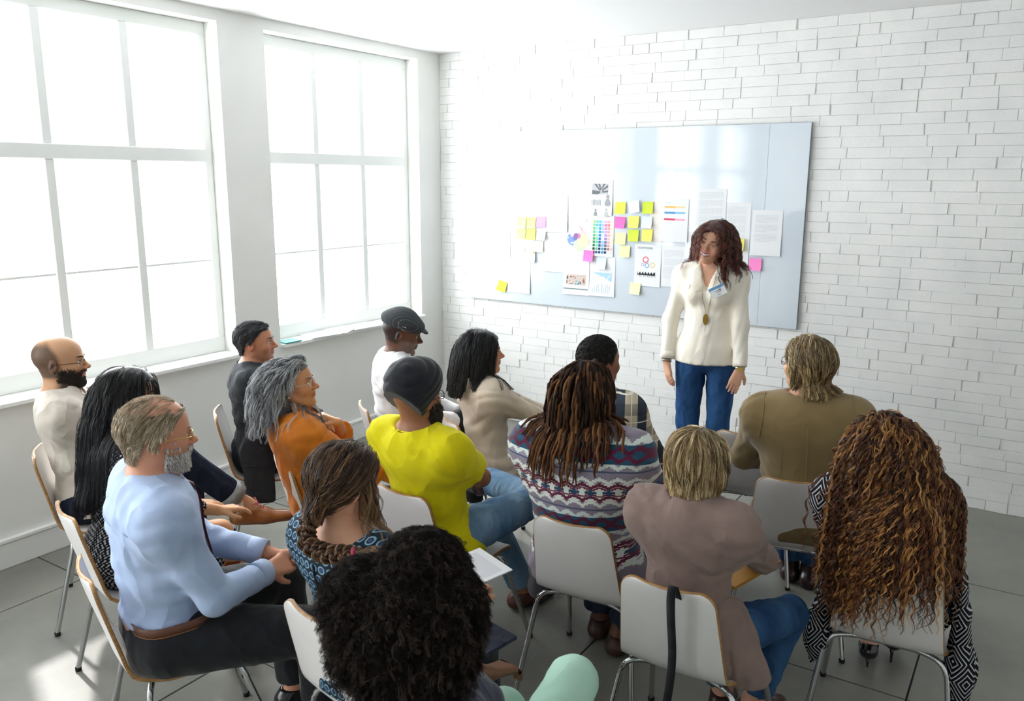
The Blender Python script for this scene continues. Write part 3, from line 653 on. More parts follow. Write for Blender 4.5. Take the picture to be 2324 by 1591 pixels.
# ---------------------------------------------------------------- people
def nrm(v): v = np.asarray(v, float); return v/np.linalg.norm(v)
def smooth(x, a, b): t = np.clip((x-a)/(b-a), 0, 1); return t*t*(3-2*t)
BACK = [(V(0, -.129, .50), V(0, -.970, -.242)), (V(0, -.122, .50), V(0, -.66, -.75))]; SEAT = BACK+[(V(0, 0, .4585), V(0, 0, -1.))]
class Person:
    def __init__(s, label, x, y, az, **o):
        s.o = dict(sc=1.0, fem=False, skin='c98e6c', lip=None, lean=0, slouch=0, side=0, twist=0, hyaw=0, hpitch=0, hroll=0, hz=.548, fat=1.0, chest=1.0,
                   wl=(-.12, .38, .66), wr=(.12, .38, .66), hdl=(.3, 1, -.2), hdr=(-.3, 1, -.2), hnl=(0, 0, -1), hnr=(0, 0, -1), curl=.5, elpl=(-1, -.6, -.6), elpr=(1, -.6, -.6),
                   al=(-.13, .46, .095), ar=(.13, .46, .095), kpl=(-.1, 1, 1), kpr=(.1, 1, 1), fl=(-.1, 1, 0), fr=(.1, 1, 0), ful=(0, 0, 1), fur=(0, 0, 1), hres=.0046, sq=1.0, hs=1.0, shw=1.0)
        s.o.update(o); o = s.o; sc = o['sc']; fem = o['fem']
        s.root = empty('person', (x, y, 0), az, label=label, category='person'); s.sc = sc; s.fem = fem
        T = rotm((0, 0, 1), -o['twist'])
        def tor(deg, side): u = nrm((sin(R_(side)), sin(R_(deg))*cos(R_(side)), cos(R_(deg)))); return axes(T@V(0, 1, 0), T@u if False else u)
        s.T1 = tor(o['lean'], o['side']); s.T2 = tor(o['lean']+o['slouch'], o['side'])
        s.T1 = axes(T@s.T1[:, 1], s.T1[:, 2]); s.T2 = axes(T@s.T2[:, 1], s.T2[:, 2])
        s.hip = V(0, 0, o['hz']); s.mid = s.hip+s.T1[:, 2]*.2*sc; s.neck = s.mid+s.T2[:, 2]*.31*sc; s.chest = s.mid+s.T2[:, 2]*.15*sc
        f = V(sin(R_(o['hyaw']))*cos(R_(o['hpitch'])), cos(R_(o['hyaw']))*cos(R_(o['hpitch'])), sin(R_(o['hpitch'])))
        hu = nrm(V(0, 0, 1)-f*f[2]); s.H = axes(f, rotm(f, o['hroll'])@hu)
        nd = nrm(s.T2[:, 2]*.9+s.H[:, 2]*.5+V(0, .12, 0)); s.nd = nd; s.hs = o['hs']*(sc if not fem else sc*.985)
        s.hc = s.neck+nd*.135*sc+s.H[:, 1]*.012
        r, u = s.T2[:, 0], s.T2[:, 2]; w = (.148 if fem else .172)*sc*o['shw']
        s.sh = {1: s.neck+r*w-u*.062*sc, -1: s.neck-r*w-u*.062*sc}
        la, lf = (.275, .245) if fem else (.295, .26)
        s.el, s.wr, s.hd, s.hn = {}, {}, {}, {}
        for sd, k in ((-1, 'l'), (1, 'r')):
            s.el[sd], s.wr[sd] = ik(s.sh[sd], o['w'+k], la*sc, lf*sc, o['elp'+k]); s.hd[sd] = nrm(o['hd'+k]); n = np.asarray(o['hn'+k], float)
            s.hn[sd] = nrm(n-(n@s.hd[sd])*s.hd[sd])
        s.hj = {q: s.hip+V(q*.092*sc, 0, 0) for q in (-1, 1)}
        s.kn, s.an, s.F = {}, {}, {}
        for sd, k in ((-1, 'l'), (1, 'r')):
            s.kn[sd], s.an[sd] = ik(s.hj[sd], o['a'+k], .43*sc, .42*sc, o['kp'+k]); s.F[sd] = axes(o['f'+k], o['fu'+k])
        s.armR = (.043, .034, .0335, .0235) if fem else (.049, .039, .038, .027)
    def hl(s, p): return s.hc+s.H@(np.asarray(p, float)*s.hs)
    def hinv(s, P): return (P-s.hc)@s.H/s.hs
    def torso(s, i=0, clips=(), k=.05, hemflare=0):
        sc, f_, T1, T2 = s.sc, s.o['fat'], s.T1, s.T2; ch = s.o['chest']; c = list(clips)
        if s.o['hz'] < .7: c += BACK if i else [(p_+V(0, .014, .006), n_) for p_, n_ in BACK]
        cs = c+([(V(0, 0, .4575), V(0, 0, -1.))] if s.o['hz'] < .7 else [])
        L = []
        if s.fem:
            L += [El(s.hip+T1[:, 2]*.03-T1[:, 1]*.01, V(.165*f_+i, .118*f_+i, .12+i)*sc, T1, k, clips=cs), El(s.mid, V(.122*f_+i, .092*f_+i, .14+i)*sc, T1, k, clips=c),
                  El(s.chest, V(.132*ch+i, .092*ch+i, .15+i)*sc, T2, k, clips=c)]
            for q in (-1, 1): L.append(El(s.chest+T2@(V(q*.062, .078, .01)*sc), V(.058+i, .052+i, .058+i)*sc, T2, .03, clips=c))
        else:
            L += [El(s.hip+T1[:, 2]*.03-T1[:, 1]*.005, V(.158*f_+i, .118*f_+i, .12+i)*sc, T1, k, clips=cs), El(s.mid+T1[:, 1]*.012*f_, V(.14*f_+i, .108*f_+i, .14+i)*sc, T1, k, clips=c),
                  El(s.chest, V(.155*ch+i, .108*ch+i, .16+i)*sc, T2, k, clips=c)]
        for q in (-1, 1):
            L.append(Cn(s.neck-T2[:, 2]*.02*sc-T2[:, 1]*.012, s.sh[q]+T2[:, 2]*.01, (.036 if s.fem else .046)*sc+i*.6, (.036 if s.fem else .044)*sc+i, .05, clips=c))
        L.append(Cn(s.sh[-1]-T2[:, 2]*.05, s.sh[1]-T2[:, 2]*.05, .052*sc+i, .052*sc+i, .07, clips=c))
        L.append(El(s.chest+T2@V(0, -.008, .085*sc), V((.138 if s.fem else .165)*ch+i, .083*ch+i, .085+i)*sc, T2, .07, clips=c))
        return L
    def arm(s, sd, i=0, i2=None, k=.03, upto=2.0, flare=0, over=0):
        """upto: 0..1 upper arm, 1..2 forearm"""
        a, b, c = s.sh[sd], s.el[sd], s.wr[sd]; r = [q*s.sc for q in s.armR]; i2 = i if i2 is None else i2
        L = [El(a+s.T2[:, 2]*-.005, V(1, 1, 1)*(r[0]+.006+i), I3, k)]
        n = nrm(b-a)
        if upto <= 1: L.append(Cn(a, a+(b-a)*(upto+.12), r[0]+i, r[1]+i+flare, k, clips=[(a+(b-a)*upto, n)])); return L
        L.append(Cn(a, b, r[0]+i, r[1]+i*.9, k)); n = nrm(c-b)
        L.append(Cn(b, b+(c-b)*min(1.1, upto-.9 if upto < 2 else 1.0+over), r[2]+i2, r[3]+i2+flare, .02, clips=[(b+(c-b)*(upto-1), n)] if upto < 1.99 or over else ()))
        return L
    def hand(s, sd):
        W_, d, n = s.wr[sd], s.hd[sd], s.hn[sd]; th = np.cross(d, n)*(-1 if sd > 0 else 1)   # thumb side
        g = s.sc*(.93 if s.fem else 1.0); cu = s.o['curl']; cu = cu if not isinstance(cu, dict) else cu[sd]; L = []; 
        for j, (ox, ln, rr) in enumerate(((.028, .072, .0088), (.0095, .08, .009), (-.009, .074, .0086), (-.0265, .058, .0076))):
            k0 = W_+d*.088*g+th*ox*g-th*0; L.append(Cn(W_+th*ox*.55*g+d*.012, k0, .0135*g, .0112*g, .012))
            dd = nrm(d+th*ox*2.2*(1-cu)); p = k0; ang = 0
            for q, fr in enumerate((.44, .31, .25)):
                ang += (cu*(38, 52, 34)[q])+(3 if q == 0 else 6); e = R_(ang); v = nrm(dd*cos(e)+n*sin(e)); p2 = p+v*ln*fr*g
                L.append(Cn(p, p2, (rr-.0006*q)*g, (rr-.0006*(q+1))*g, .003)); p = p2
        L.append(Cn(W_+th*.008, W_+d*.05*g+th*.02*g+n*.006, .0155*g, .0135*g, .012))
        p = W_+d*.022*g+th*.024*g+n*.004; v = nrm(d*.72+th*.62+n*.35); p2 = p+v*.045*g; L.append(Cn(p, p2, .0135*g, .0105*g, .008))
        v = nrm(d*.9+th*.3+n*(.2+.3*cu)); p3 = p2+v*.034*g; L.append(Cn(p2, p3, .0102*g, .0082*g, .003))
        return L
    def leg(s, sd, i=0, i2=None, upto=2.0, k=.02, flare=0, straight=False):
        a, b, c = s.hj[sd], s.kn[sd], s.an[sd]; sc = s.sc; fm = .97 if s.fem else 1; i2 = i if i2 is None else i2; f_ = s.o['fat']**.5
        fl = (V(0, 0, 1), 1.0)
        L = [Cn(a+V(0, -.02, -.0), b, .088*sc*fm*f_+i, .056*sc+i, k)]
        n = nrm(c-b)
        if upto <= 1: L[0].clips = [(a+(b-a)*upto, nrm(b-a))]; return L
        e = b+(c-b)*min(1.05, upto-1+.05)
        cl = [(b+(c-b)*(upto-1), n)] if upto < 1.99 else []
        L.append(Cn(b, e, .054*sc+i2*.9, (.034*sc if not straight else .052*sc)+i2+flare, k, clips=cl))
        if not straight: L.append(El(b+(c-b)*.3-np.cross(n, V(1, 0, 0))*-.018*sc, V(.038, .038, .09)*sc+i2, axes(np.cross(n, V(1, 0, 0)) if abs(n[0]) < .9 else V(0, 1, 0), n), .03, clips=cl))
        return L
    def foot(s, sd, i=0, lift=0, k=.02, toe=1.0, hi=0):
        F, a, sc = s.F[sd], s.an[sd], s.sc*(.92 if s.fem else 1); g = lambda x, y, z: a+F@(V(x, y, z)*sc)
        if hi: p = [g(0, -.035, -.055), g(0, .07, -.09), g(0, .13, -.093)]
        else: p = [g(0, -.042, -.058), g(0, .085, -.066), g(0, .145*toe, -.072)]
        return [Cn(p[0], p[1], .032*sc+i, .035*sc+i, k, flat=(F[:, 2], 1.15)), Cn(p[1], p[2], .036*sc+i, .024*sc+i, k, flat=(F[:, 2], 1.3)), Cn(a, p[0], .033*sc+i, .03*sc+i, .03), Cn(g(0, 0, -.01), g(0, .06, -.055), .03*sc+i, .026*sc+i, .03)]
    def headp(s):
        h, M, g = s.hl, s.H, s.hs; E = lambda c, r, k=.02, op='u', MM=None, clips=(): El(h(c), V(*r)*g, M if MM is None else MM, k*g, op, clips)
        Cc = lambda a, b, r1, r2, k=.02, op='u': Cn(h(a), h(b), r1*g, r2*g, k*g, op=op)
        sm = s.o.get('smile', 0)
        nk = (.0445, .047) if s.fem else (.053, .057); ex = s.o.get('neckr', 1)
        L = [E((0, -.014, .034), (.077, .098, .085)), E((0, .026, .04), (.064, .064, .062), .03), E((0, .03, -.02), (.061 if s.fem else .064, .062, .074), .03), E((0, .038, -.068), (.043 if s.fem else .049, .046, .038), .03)]
        for q in (-1, 1):
            L += [Cc((q*.05, .0, -.05), (q*.014, .072, -.094), .016, .014, .02), E((q*.04, .06, -.024), (.023, .022, .02), .02), Cc((q*.012, .088, .023), (q*.042, .072, .024), .0075 if s.fem else .0095, .007, .012)]
        L += [E((0, .078, -.094), (.019, .017, .016), .015), Cc((0, .088, .016), (0, .111, -.02), .0065, .0095, .012), E((0, .1145, -.0235), (.0105, .0105, .0095), .008)]
        for q in (-1, 1):
            L += [E((q*.0115, .1015, -.028), (.0082, .0105, .0075), .006), E((q*.031, .099, .005), (.0165, .0135, .0105), .014, 's'),
                  Cc((q*(.021+.006*sm), .083-.004*sm, -.0525+.008*sm), (0, .0945, -.0495+.001*sm), .0035, .0052, .007), Cc((q*(.018+.007*sm), .083-.004*sm, -.0615+.011*sm), (0, .0925, -.0635-.006*sm), .004, .0062, .006)]
            if sm: L += [E((q*.040, .070, -.030), (.018, .018, .016), .015)]
            em = s.H@rotm((0, 0, 1), q*-18)@rotm((1, 0, 0), -8)
            L += [E((q*.0775, -.012, -.006), (.0075, .0185, .031), .006, MM=em), E((q*.085, -.008, -.002), (.006, .0085, .014), .005, 's', MM=em)]
        L += [E((0, .085, -.045), (.022, .012, .012), .012)]
        L += [Cn(h((0, -.022, -.045)), s.neck-s.T2[:, 1]*.004+s.T2[:, 2]*.005, nk[0]*g*ex, nk[1]*g*ex, .03), Cn(h((0, -.02, -.03)), h((0, .02, -.075)), .045*g, .03*g, .03)]
        return L
    def skincolor(s, P):
        o = s.o; base = np.array(lin(o['skin'])[:3]); n = len(P); c = np.tile(base, (n, 1)); q = s.hinv(P); x, y, z = q.T
        near = (np.abs(q) < .16).all(1)
        ph = np.sin(P[:, 0]*41+1)*np.sin(P[:, 1]*37)*np.sin(P[:, 2]*33+2); c *= (1+.05*ph)[:, None]
        red = base*V(1.06, .80, .76)
        def mx(m, col, a=1.0): nonlocal c; m = np.clip(m*near, 0, 1)[:, None]*a; c = c*(1-m)+np.array(col)*m
        mx(np.exp(-(((np.abs(x)-.042)/.02)**2+((z+.028)/.018)**2))*(y > .03), red, .6); mx(np.exp(-((x/.014)**2+((z+.024)/.014)**2))*(y > .09), red, .6)
        mx((np.abs(x) > .07)*(np.abs(y+.008) < .03)*(np.abs(z+.004) < .036), red, .7)
        mx((((np.abs(x)-.031)/.018)**2+((z-.012)/.012)**2 < 1)*(y > .05), base*.78, .5)
        st = o.get('stubble')
        if st:
            jaw = smooth(-z, .018+.0, .045)*smooth(y, -.02, .02)*(np.abs(z+.07) < .075)*(1-np.exp(-((x/.022)**2+((z+.056)/.011)**2)**2))*(1-np.exp(-((np.abs(x)-.0)/.045)**2-((z+.02)/.02)**2))
            jaw = np.maximum(jaw, (np.abs(x) < .03)*(np.abs(z+.04) < .008)*(y > .06)*.9); mx(jaw, lin(st[0])[:3], st[1])
        if o.get('scalp'):
            col, a, fn = o['scalp']; mx(fn(x, y, z), lin(col)[:3], a)
        lip = lin(o['lip'])[:3] if o.get('lip') else base*V(.82, .52, .50)
        sm = o.get('smile', 0); z = z-sm*(.010*(x/.026)**2-.002)
        mx((np.abs(z+.0565-.004*np.cos(x/.022*1.6)) < .0088+.004*sm)*(np.abs(x) < .026)*(y > .062), lip, .9); mx((np.abs(z+.0565) < .0015)*(np.abs(x) < .025)*(y > .065), lip*0+base*.3 if False else base*.35, .7)  # mouth crease shade painted into the skin colour, no groove modelled
        return np.clip(c, 0, 1)
    def build_body(s, feet=True, hands=(1, -1), legs=2.0):
        pr = s.torso(0)
        for sd in (-1, 1): pr += s.arm(sd)+s.leg(sd)+s.foot(sd)
        head = s.headp(); hp = {sd: s.hand(sd) for sd in (-1, 1)}
        allp = head+pr+hp[1]+hp[-1]; reg = []
        ctr = s.neck+s.nd*.01; box = (s.hc-.19, s.hc+.19)
        box[0][2] = min(box[0][2], s.neck[2]-.02); P0 = s.neck+s.nd*.008
        inhead = lambda P, m=0: (((P-P0)@s.nd) > m) & (np.abs(P-s.hc) < .185).all(-1)
        inhand = lambda P, sd, m=0: (((P-(s.wr[sd]-s.hd[sd]*0-nrm(s.wr[sd]-s.el[sd])*.02))@nrm(s.wr[sd]-s.el[sd])) > m) & (np.linalg.norm(P-s.wr[sd], axis=-1) < .235)
        vs, fs, n = [], [], 0
        def add(vf):
            nonlocal n; v, f = vf; vs.append(v); fs.append(f+n); n += len(v)
        add(surf(allp, s.o['hres'], box, cut=lambda P: inhead(P, -.004) & ~(inhand(P, 1) | inhand(P, -1))))
        for sd in (1, -1):
            w = s.wr[sd]; add(surf(allp, .0044, (w-.2, w+.2), cut=lambda P, sd=sd: inhand(P, sd, -.004) & (True if sd == 1 else ~inhand(P, 1, 0))))
        add(surf(allp, .0115, cut=lambda P: ~(inhead(P, .004) | inhand(P, 1, .004) | inhand(P, -1, .004))))
        v, f = np.concatenate(vs), np.concatenate(fs)
        me = mesh('body', v, f, M_skin, True); vcolor(me, s.skincolor(v)); s.body = link('body', me, s.root); s.coll = head+s.torso(.016)+s.arm(1, .01)+s.arm(-1, .01)
        return s
    def garment(s, name, prims, m, h=.0095, disp=None, post=(), **p):
        v, f = surf(prims, h, disp=disp, post=post); return part(name, v, f, m, s.root, True, **p)
    def top(s, m, name='shirt', i=.014, sleeve=1.93, hem=-.10, neck='crew', fold=.0035, si=None, flare=.0, seed=0, hemr=.0, h=.0095, neckr=1.0, fs=15, cuff=0, **p):
        T1, T2, sc = s.T1, s.T2, s.sc
        hp = s.hip+T1[:, 2]*hem*sc; cl = [(hp, -T1[:, 2])]
        L = s.torso(i, cl)
        if hem < -.02: L.append(El(s.hip+T1@V(0, .02, -.03), V(.17*s.o['fat']+i+hemr, .135*s.o['fat']+i+hemr, .12+i), T1, .04, clips=cl+SEAT))
        si = i if si is None else si
        for sd in (-1, 1):
            sv = sleeve if not isinstance(sleeve, dict) else sleeve[sd]
            if sv > 0: L += s.arm(sd, si, si*.9, upto=sv, flare=flare, over=0, k=.05)
        g = neckr
        if neck == 'crew': L += [Cn(s.neck-T2[:, 1]*.01+T2[:, 2]*.016, s.neck+T2[:, 2]*.12, (.063 if s.fem else .068)*sc*g, .14*sc, .008, op='s'), El(s.neck+T2@V(0, .05, -.018), V(.06, .05, .045)*g, T2, .01, op='s')]
        elif neck == 'wide': L += [El(s.neck+T2@V(0, .0, .03), V(.12, .10, .075)*g, T2, .01, op='s')]
        elif neck == 'v': L += [Cn(s.neck+T2@V(0, -.005, .0), s.neck+T2@V(0, -.0, .12), .058, .12, .008, op='s'), Cn(s.neck+T2@V(0, .07, .0), s.neck+T2@V(0, .13, -.13), .055, .008, .008, op='s')]
        elif neck == 'shirt': L += [Cn(s.neck+T2@V(0, .0, .03), s.neck+T2@V(0, .0, .12), .056, .12, .008, op='s'), Cn(s.neck+T2@V(0, .07, .02), s.neck+T2@V(0, .115, -.05), .03, .004, .008, op='s')]
        s.topL = L
        return s.garment(name, L, m, h, folds(fold, fs, seed, nrm(T1[:, 2]+.5*T1[:, 0]*(1 if seed % 2 else -1))), post=BACK if s.o['hz'] < .7 and name != 'shawl' else (), **p)
    def trousers(s, m, name='trousers', i=.013, upto=(1.9, 1.9), fold=.003, flare=.0, straight=True, seed=1, waist=.03, h=.010, **p):
        cl = [(s.hip+s.T1[:, 2]*(waist+.05), s.T1[:, 2])]+(SEAT if s.o['hz'] < .7 else []); L = [El(s.hip+s.T1[:, 2]*.0, V(.150*s.o['fat']+i, .112*s.o['fat']+i, .105+i)*s.sc, s.T1, .05, clips=cl)]
        for j, sd in enumerate((-1, 1)): L += s.leg(sd, i, i, upto=upto[j], straight=straight, flare=flare)
        s.botL = L
        return s.garment(name, L, m, h, folds(fold, 15, seed, (0, .75, .66)), **p)
    def shoe(s, sd, m, sole=None, name='shoe', i=.009, lace=None, toe=1.15, sock=None, high=.012):
        F, a, sc = s.F[sd], s.an[sd], s.sc*(.92 if s.fem else 1); bot = a-F[:, 2]*.094*sc; cl = [(a+F[:, 2]*(-.025+high)*sc, F[:, 2])]
        L = s.foot(sd, i, toe=toe)
        v, f = surf(L, .005, post=[(bot+F[:, 2]*.012, -F[:, 2]), cl[0]]); o = part(name, v, f, m, s.root, True)
        L2 = s.foot(sd, i+.004, toe=toe); L2[3:] = []
        v, f = surf(L2[:2], .0055, post=[(bot, -F[:, 2]), (bot+F[:, 2]*.016, F[:, 2])]); part('sole', v, f, sole or M_rubber, o, True)
        if lace:
            g = lambda x, y, z: a+F@(V(x, y, z)*sc)
            for k in range(4):
                y = .035+.017*k; s.seam([g(x_, y+.004*abs(x_)/.02, .01) for x_ in np.linspace(-.024, .024, 7)], L, .0022, lace, 'lace', off=.0015, parent=o)
            for q in (-1, 1): tube('lace_loop', bez(g(0, .035, .004), g(q*.06, .06, .035), g(q*.055, .0, .012), g(0, .032, .004)), .0017, lace, o, 5)
        if sock: v, f = surf([Cn(a-F[:, 2]*.04, a+nrm(s.kn[sd]-a)*.07, .037*sc, .0385*sc)], .007, post=[(a+nrm(s.kn[sd]-a)*.055, nrm(s.kn[sd]-a))]); part('sock', v, f, sock, s.root, True)
        return o
    # ---- face furniture
    def eyes(s, iris=M_iris, shut=.35, brow='2a1e16', lash=True, look=(0, 1, 0), browz=0, sides=(-1, 1)):
        for q in sides:
            c = V(q*.0305, .0755, .0045); r = .0124
            th, ph = np.meshgrid(np.linspace(0, pi, 11), np.linspace(0, 2*pi, 17), indexing='ij')
            def sph(rr, th, ph, c=c): return np.stack([c[0]+rr*np.sin(th)*np.cos(ph), c[1]+rr*np.cos(th), c[2]+rr*np.sin(th)*np.sin(ph)], -1)
            def grid(nm, g, m, **p):
                a, b = g.shape[:2]; i, j = np.meshgrid(np.arange(a-1), np.arange(b-1), indexing='ij'); f = np.stack([i*b+j, i*b+j+1, (i+1)*b+j+1, (i+1)*b+j], -1).reshape(-1, 4)
                vv = s.hl_all(g.reshape(-1, 3)); return part(nm, vv, f, m, p.get('parent', s.root), True)
            e = grid('eye', sph(r, th, ph), M_eyew)
            th2, ph2 = np.meshgrid(np.linspace(0, .47, 4), np.linspace(0, 2*pi, 15), indexing='ij'); grid('iris', sph(r+.0006, th2, ph2), iris, parent=e)
            # lids: bands of a slightly larger sphere, hinged at the corners
            for up in (1, -1):
                e0 = (.62-shut*.75) if up > 0 else -(.42-shut*.30)
                el_ = np.linspace(e0, up*1.5, 6); aa, ee = np.meshgrid(np.linspace(-1.5, 1.5, 13), el_, indexing='ij'); ee = ee*(1-.0*aa)
                edge = np.cos(aa*1.0)**.6 if False else 1; ee = np.where(ee*up < 0, ee, ee)
                e_eff = up*1.5-(up*1.5-ee)*np.clip(np.cos(aa*1.1), .25, 1)**.5 if up > 0 else up*1.5-(up*1.5-ee)*np.clip(np.cos(aa*1.1), .4, 1)**.5
                R2 = r+.0014; g = np.stack([c[0]+R2*np.cos(e_eff)*np.sin(aa), c[1]+R2*np.cos(e_eff)*np.cos(aa), c[2]+R2*np.sin(e_eff)], -1)
                a, b = g.shape[:2]; i, j = np.meshgrid(np.arange(a-1), np.arange(b-1), indexing='ij'); f = np.stack([i*b+j, i*b+j+1, (i+1)*b+j+1, (i+1)*b+j], -1).reshape(-1, 4)
                vv = s.hl_all(g.reshape(-1, 3)); me = mesh('eyelid', vv, f, M_skin, True); vcolor(me, s.skincolor(vv)*(.93 if up > 0 else .97)); link('eyelid', me, s.root)
                if up > 0 and lash: tube('eyelashes', s.hl_all(g[1:-1, 0]+V(0, .0008, -.0002)), .0011, mat('hair_'+brow, brow, .6), s.root, 5)
            bz = .0255+browz; xs_ = np.linspace(.013, .047, 9); pts = np.stack([q*xs_, .0955-.022*((xs_-.013)/.034)**2+.0008, bz+.004*np.sin((xs_-.013)/.034*2.2)], -1)
            pts = s.onhead(pts); tube('eyebrow', pts, np.interp(np.arange(9), [0, 2, 6, 8], [.0018, .0034, .0028, .001]), mat('hair_'+brow, brow, .7), s.root, 6)
    def hl_all(s, P): return s.hc+(np.asarray(P)*s.hs)@s.H.T
    def onhead(s, P, off=.0008):
        Q = s.hl_all(P); hp = s.headp()
        for _ in range(4): d = ev(hp, Q); Q = Q-grad(hp, Q)*(d-off)[:, None]
        return Q
    def glasses(s, m, rim=.0011, w=.026, hh=.017, full=True, lens=True):
        rt = None
        for q in (-1, 1):
            t = np.linspace(0, 2*pi, 25)[:-1]; c = V(q*.033, .1, .001)
            sx = np.sign(np.cos(t))*np.abs(np.cos(t))**.7; sz = np.sign(np.sin(t))*np.abs(np.sin(t))**.7
            pts = np.stack([c[0]+w*sx, c[1]-.006*(sx*q > 0)*np.abs(sx), c[2]+hh*sz], -1); P_ = s.hl_all(pts)
            a = tube('glasses_rim' if q > 0 else 'glasses_rim', np.vstack([P_, P_[:1]]), rim if full else rim*.6, m, rt or s.root, 6)
            if lens:
                n = len(P_); part('lens', np.vstack([P_, P_.mean(0)]), [(i, (i+1) % n, n) for i in range(n)], M_glass, a)
            tube('temple', s.hl_all(np.array([(q*(.033+w), .094, .004), (q*.074, .075, .007), (q*.083, .02, .006), (q*.083, -.012, .002), (q*.081, -.025, -.014)])), rim*1.25, m, a, 6)
        tube('bridge', s.hl_all(np.array([(-.008, .1005, .006), (-.003, .105, .010), (.003, .105, .010), (.008, .1005, .006)])), rim, m, s.root, 6)
    def band(s, name, a, b, r, w, m, th=.003, parent=None):
        """closed strap round a limb at a, axis towards b"""
        n = nrm(b-a); u = nrm(np.cross(n, V(.3, .5, .8))); v = np.cross(n, u); P_ = []; N = 20
        for i in range(N):
            t = 2*pi*i/N; d = u*cos(t)+v*sin(t)
            for (rr, z) in ((r, -w), (r+th, -w), (r+th, w), (r, w)): P_.append(a+d*rr+n*z)
        f = [(i*4+k, i*4+(k+1) % 4, ((i+1) % N)*4+(k+1) % 4, ((i+1) % N)*4+k) for i in range(N) for k in range(4)]
        return part(name, P_, f, m, parent or s.root, True)
    def collar(s, m, r=.068, h=.038, open_=35, roll=.6, name='collar', drop=0, back=1.0):
        """turned-down shirt or jacket collar round the neck base"""
        T2 = s.T2; N = 30; V_ = []; a0 = R_(open_)
        ctr = s.neck+T2@V(0, .004, -.004+drop)
        for i in range(N+1):
            t = a0+(2*pi-2*a0)*i/N; d = T2@V(sin(t), cos(t), 0); fr = abs(i/N-.5)*2
            hh = h*(1.0-.35*fr**3); base = ctr-T2[:, 2]*(.015+.045*fr**2)+T2[:, 1]*.02*fr**2
            rr = r*(1+.1*fr)
            for (dr, dz) in ((0, 0), (-.004, hh*.9), (0, hh), (.006, hh*.95), (.006+roll*.018, hh*.45), (.008+roll*.03, -.004), (.006+roll*.027, -.006), (.005, hh*.3)): V_.append(base+d*(rr+dr)+T2[:, 2]*dz)
        k = 8; f = [(i*k+j, (i+1)*k+j, (i+1)*k+(j+1) % k, i*k+(j+1) % k) for i in range(N) for j in range(k)]+[list(range(k))[::-1], list(range(N*k, N*k+k))]
        return part(name, V_, f, m, s.root, True)
    def seam(s, pts, L, r, m, name='seam', off=.0005, it=5, parent=None):
        Q = np.asarray(pts, float)
        for _ in range(it): d = ev(L, Q); Q = Q-grad(L, Q)*(d-off)[:, None]
        return tube(name, Q, r, m, parent or s.root, 5)
    # ---- hair
    def scalp_pts(s, n, seed=0, hl=None, dens=None):
        r = np.random.default_rng(seed); out = []
        while len(out) < n:
            d = r.normal(size=(n*4, 3)); d /= np.linalg.norm(d, axis=1, keepdims=True); p = d*V(.079, .1, .088)+V(0, -.014, .034)
            out += list(p[(hl or hairline)(p)]) if len(p) else []
        return np.array(out[:n])
    def capq(s, P, off): c = V(0, -.014, .034); return c+(s.hinv(P)-c)*(1-(off+.003)/.092)
    def cap(s, cols, off=.006, hl=None, extra=(), disp=None, h=.006, dark=.55):
        L = [El(s.hl((0, -.014, .034)), (V(.077, .098, .085)+off)*s.hs, s.H), El(s.hl((0, .026, .04)), (V(.064, .064, .062)+off)*s.hs, s.H, .03), El(s.hl((0, .02, -.02)), (V(.060, .06, .07)+off)*s.hs, s.H, .03)]+list(extra)
        hlf = hl or hairline; v, f = surf(L, h, disp=disp, cut=lambda P: hlf(s.capq(P, off)))
        base = np.array(lin(cols[min(1, len(cols)-1)])[:3])*dark*.7; return v, f, np.tile(base, (len(v), 1))
def hairline(p, front=.074, temple=.03, nape=-.075):
    x, y, z = p[:, 0], p[:, 1], p[:, 2]
    a = np.abs(np.arctan2(x, y+.014)); h = np.interp(a, [0, .7, 1.15, 1.5, 1.75, 2.3, pi], [front, front-.006, temple+.012, -.004, .022, nape+.03, nape]); return z > h
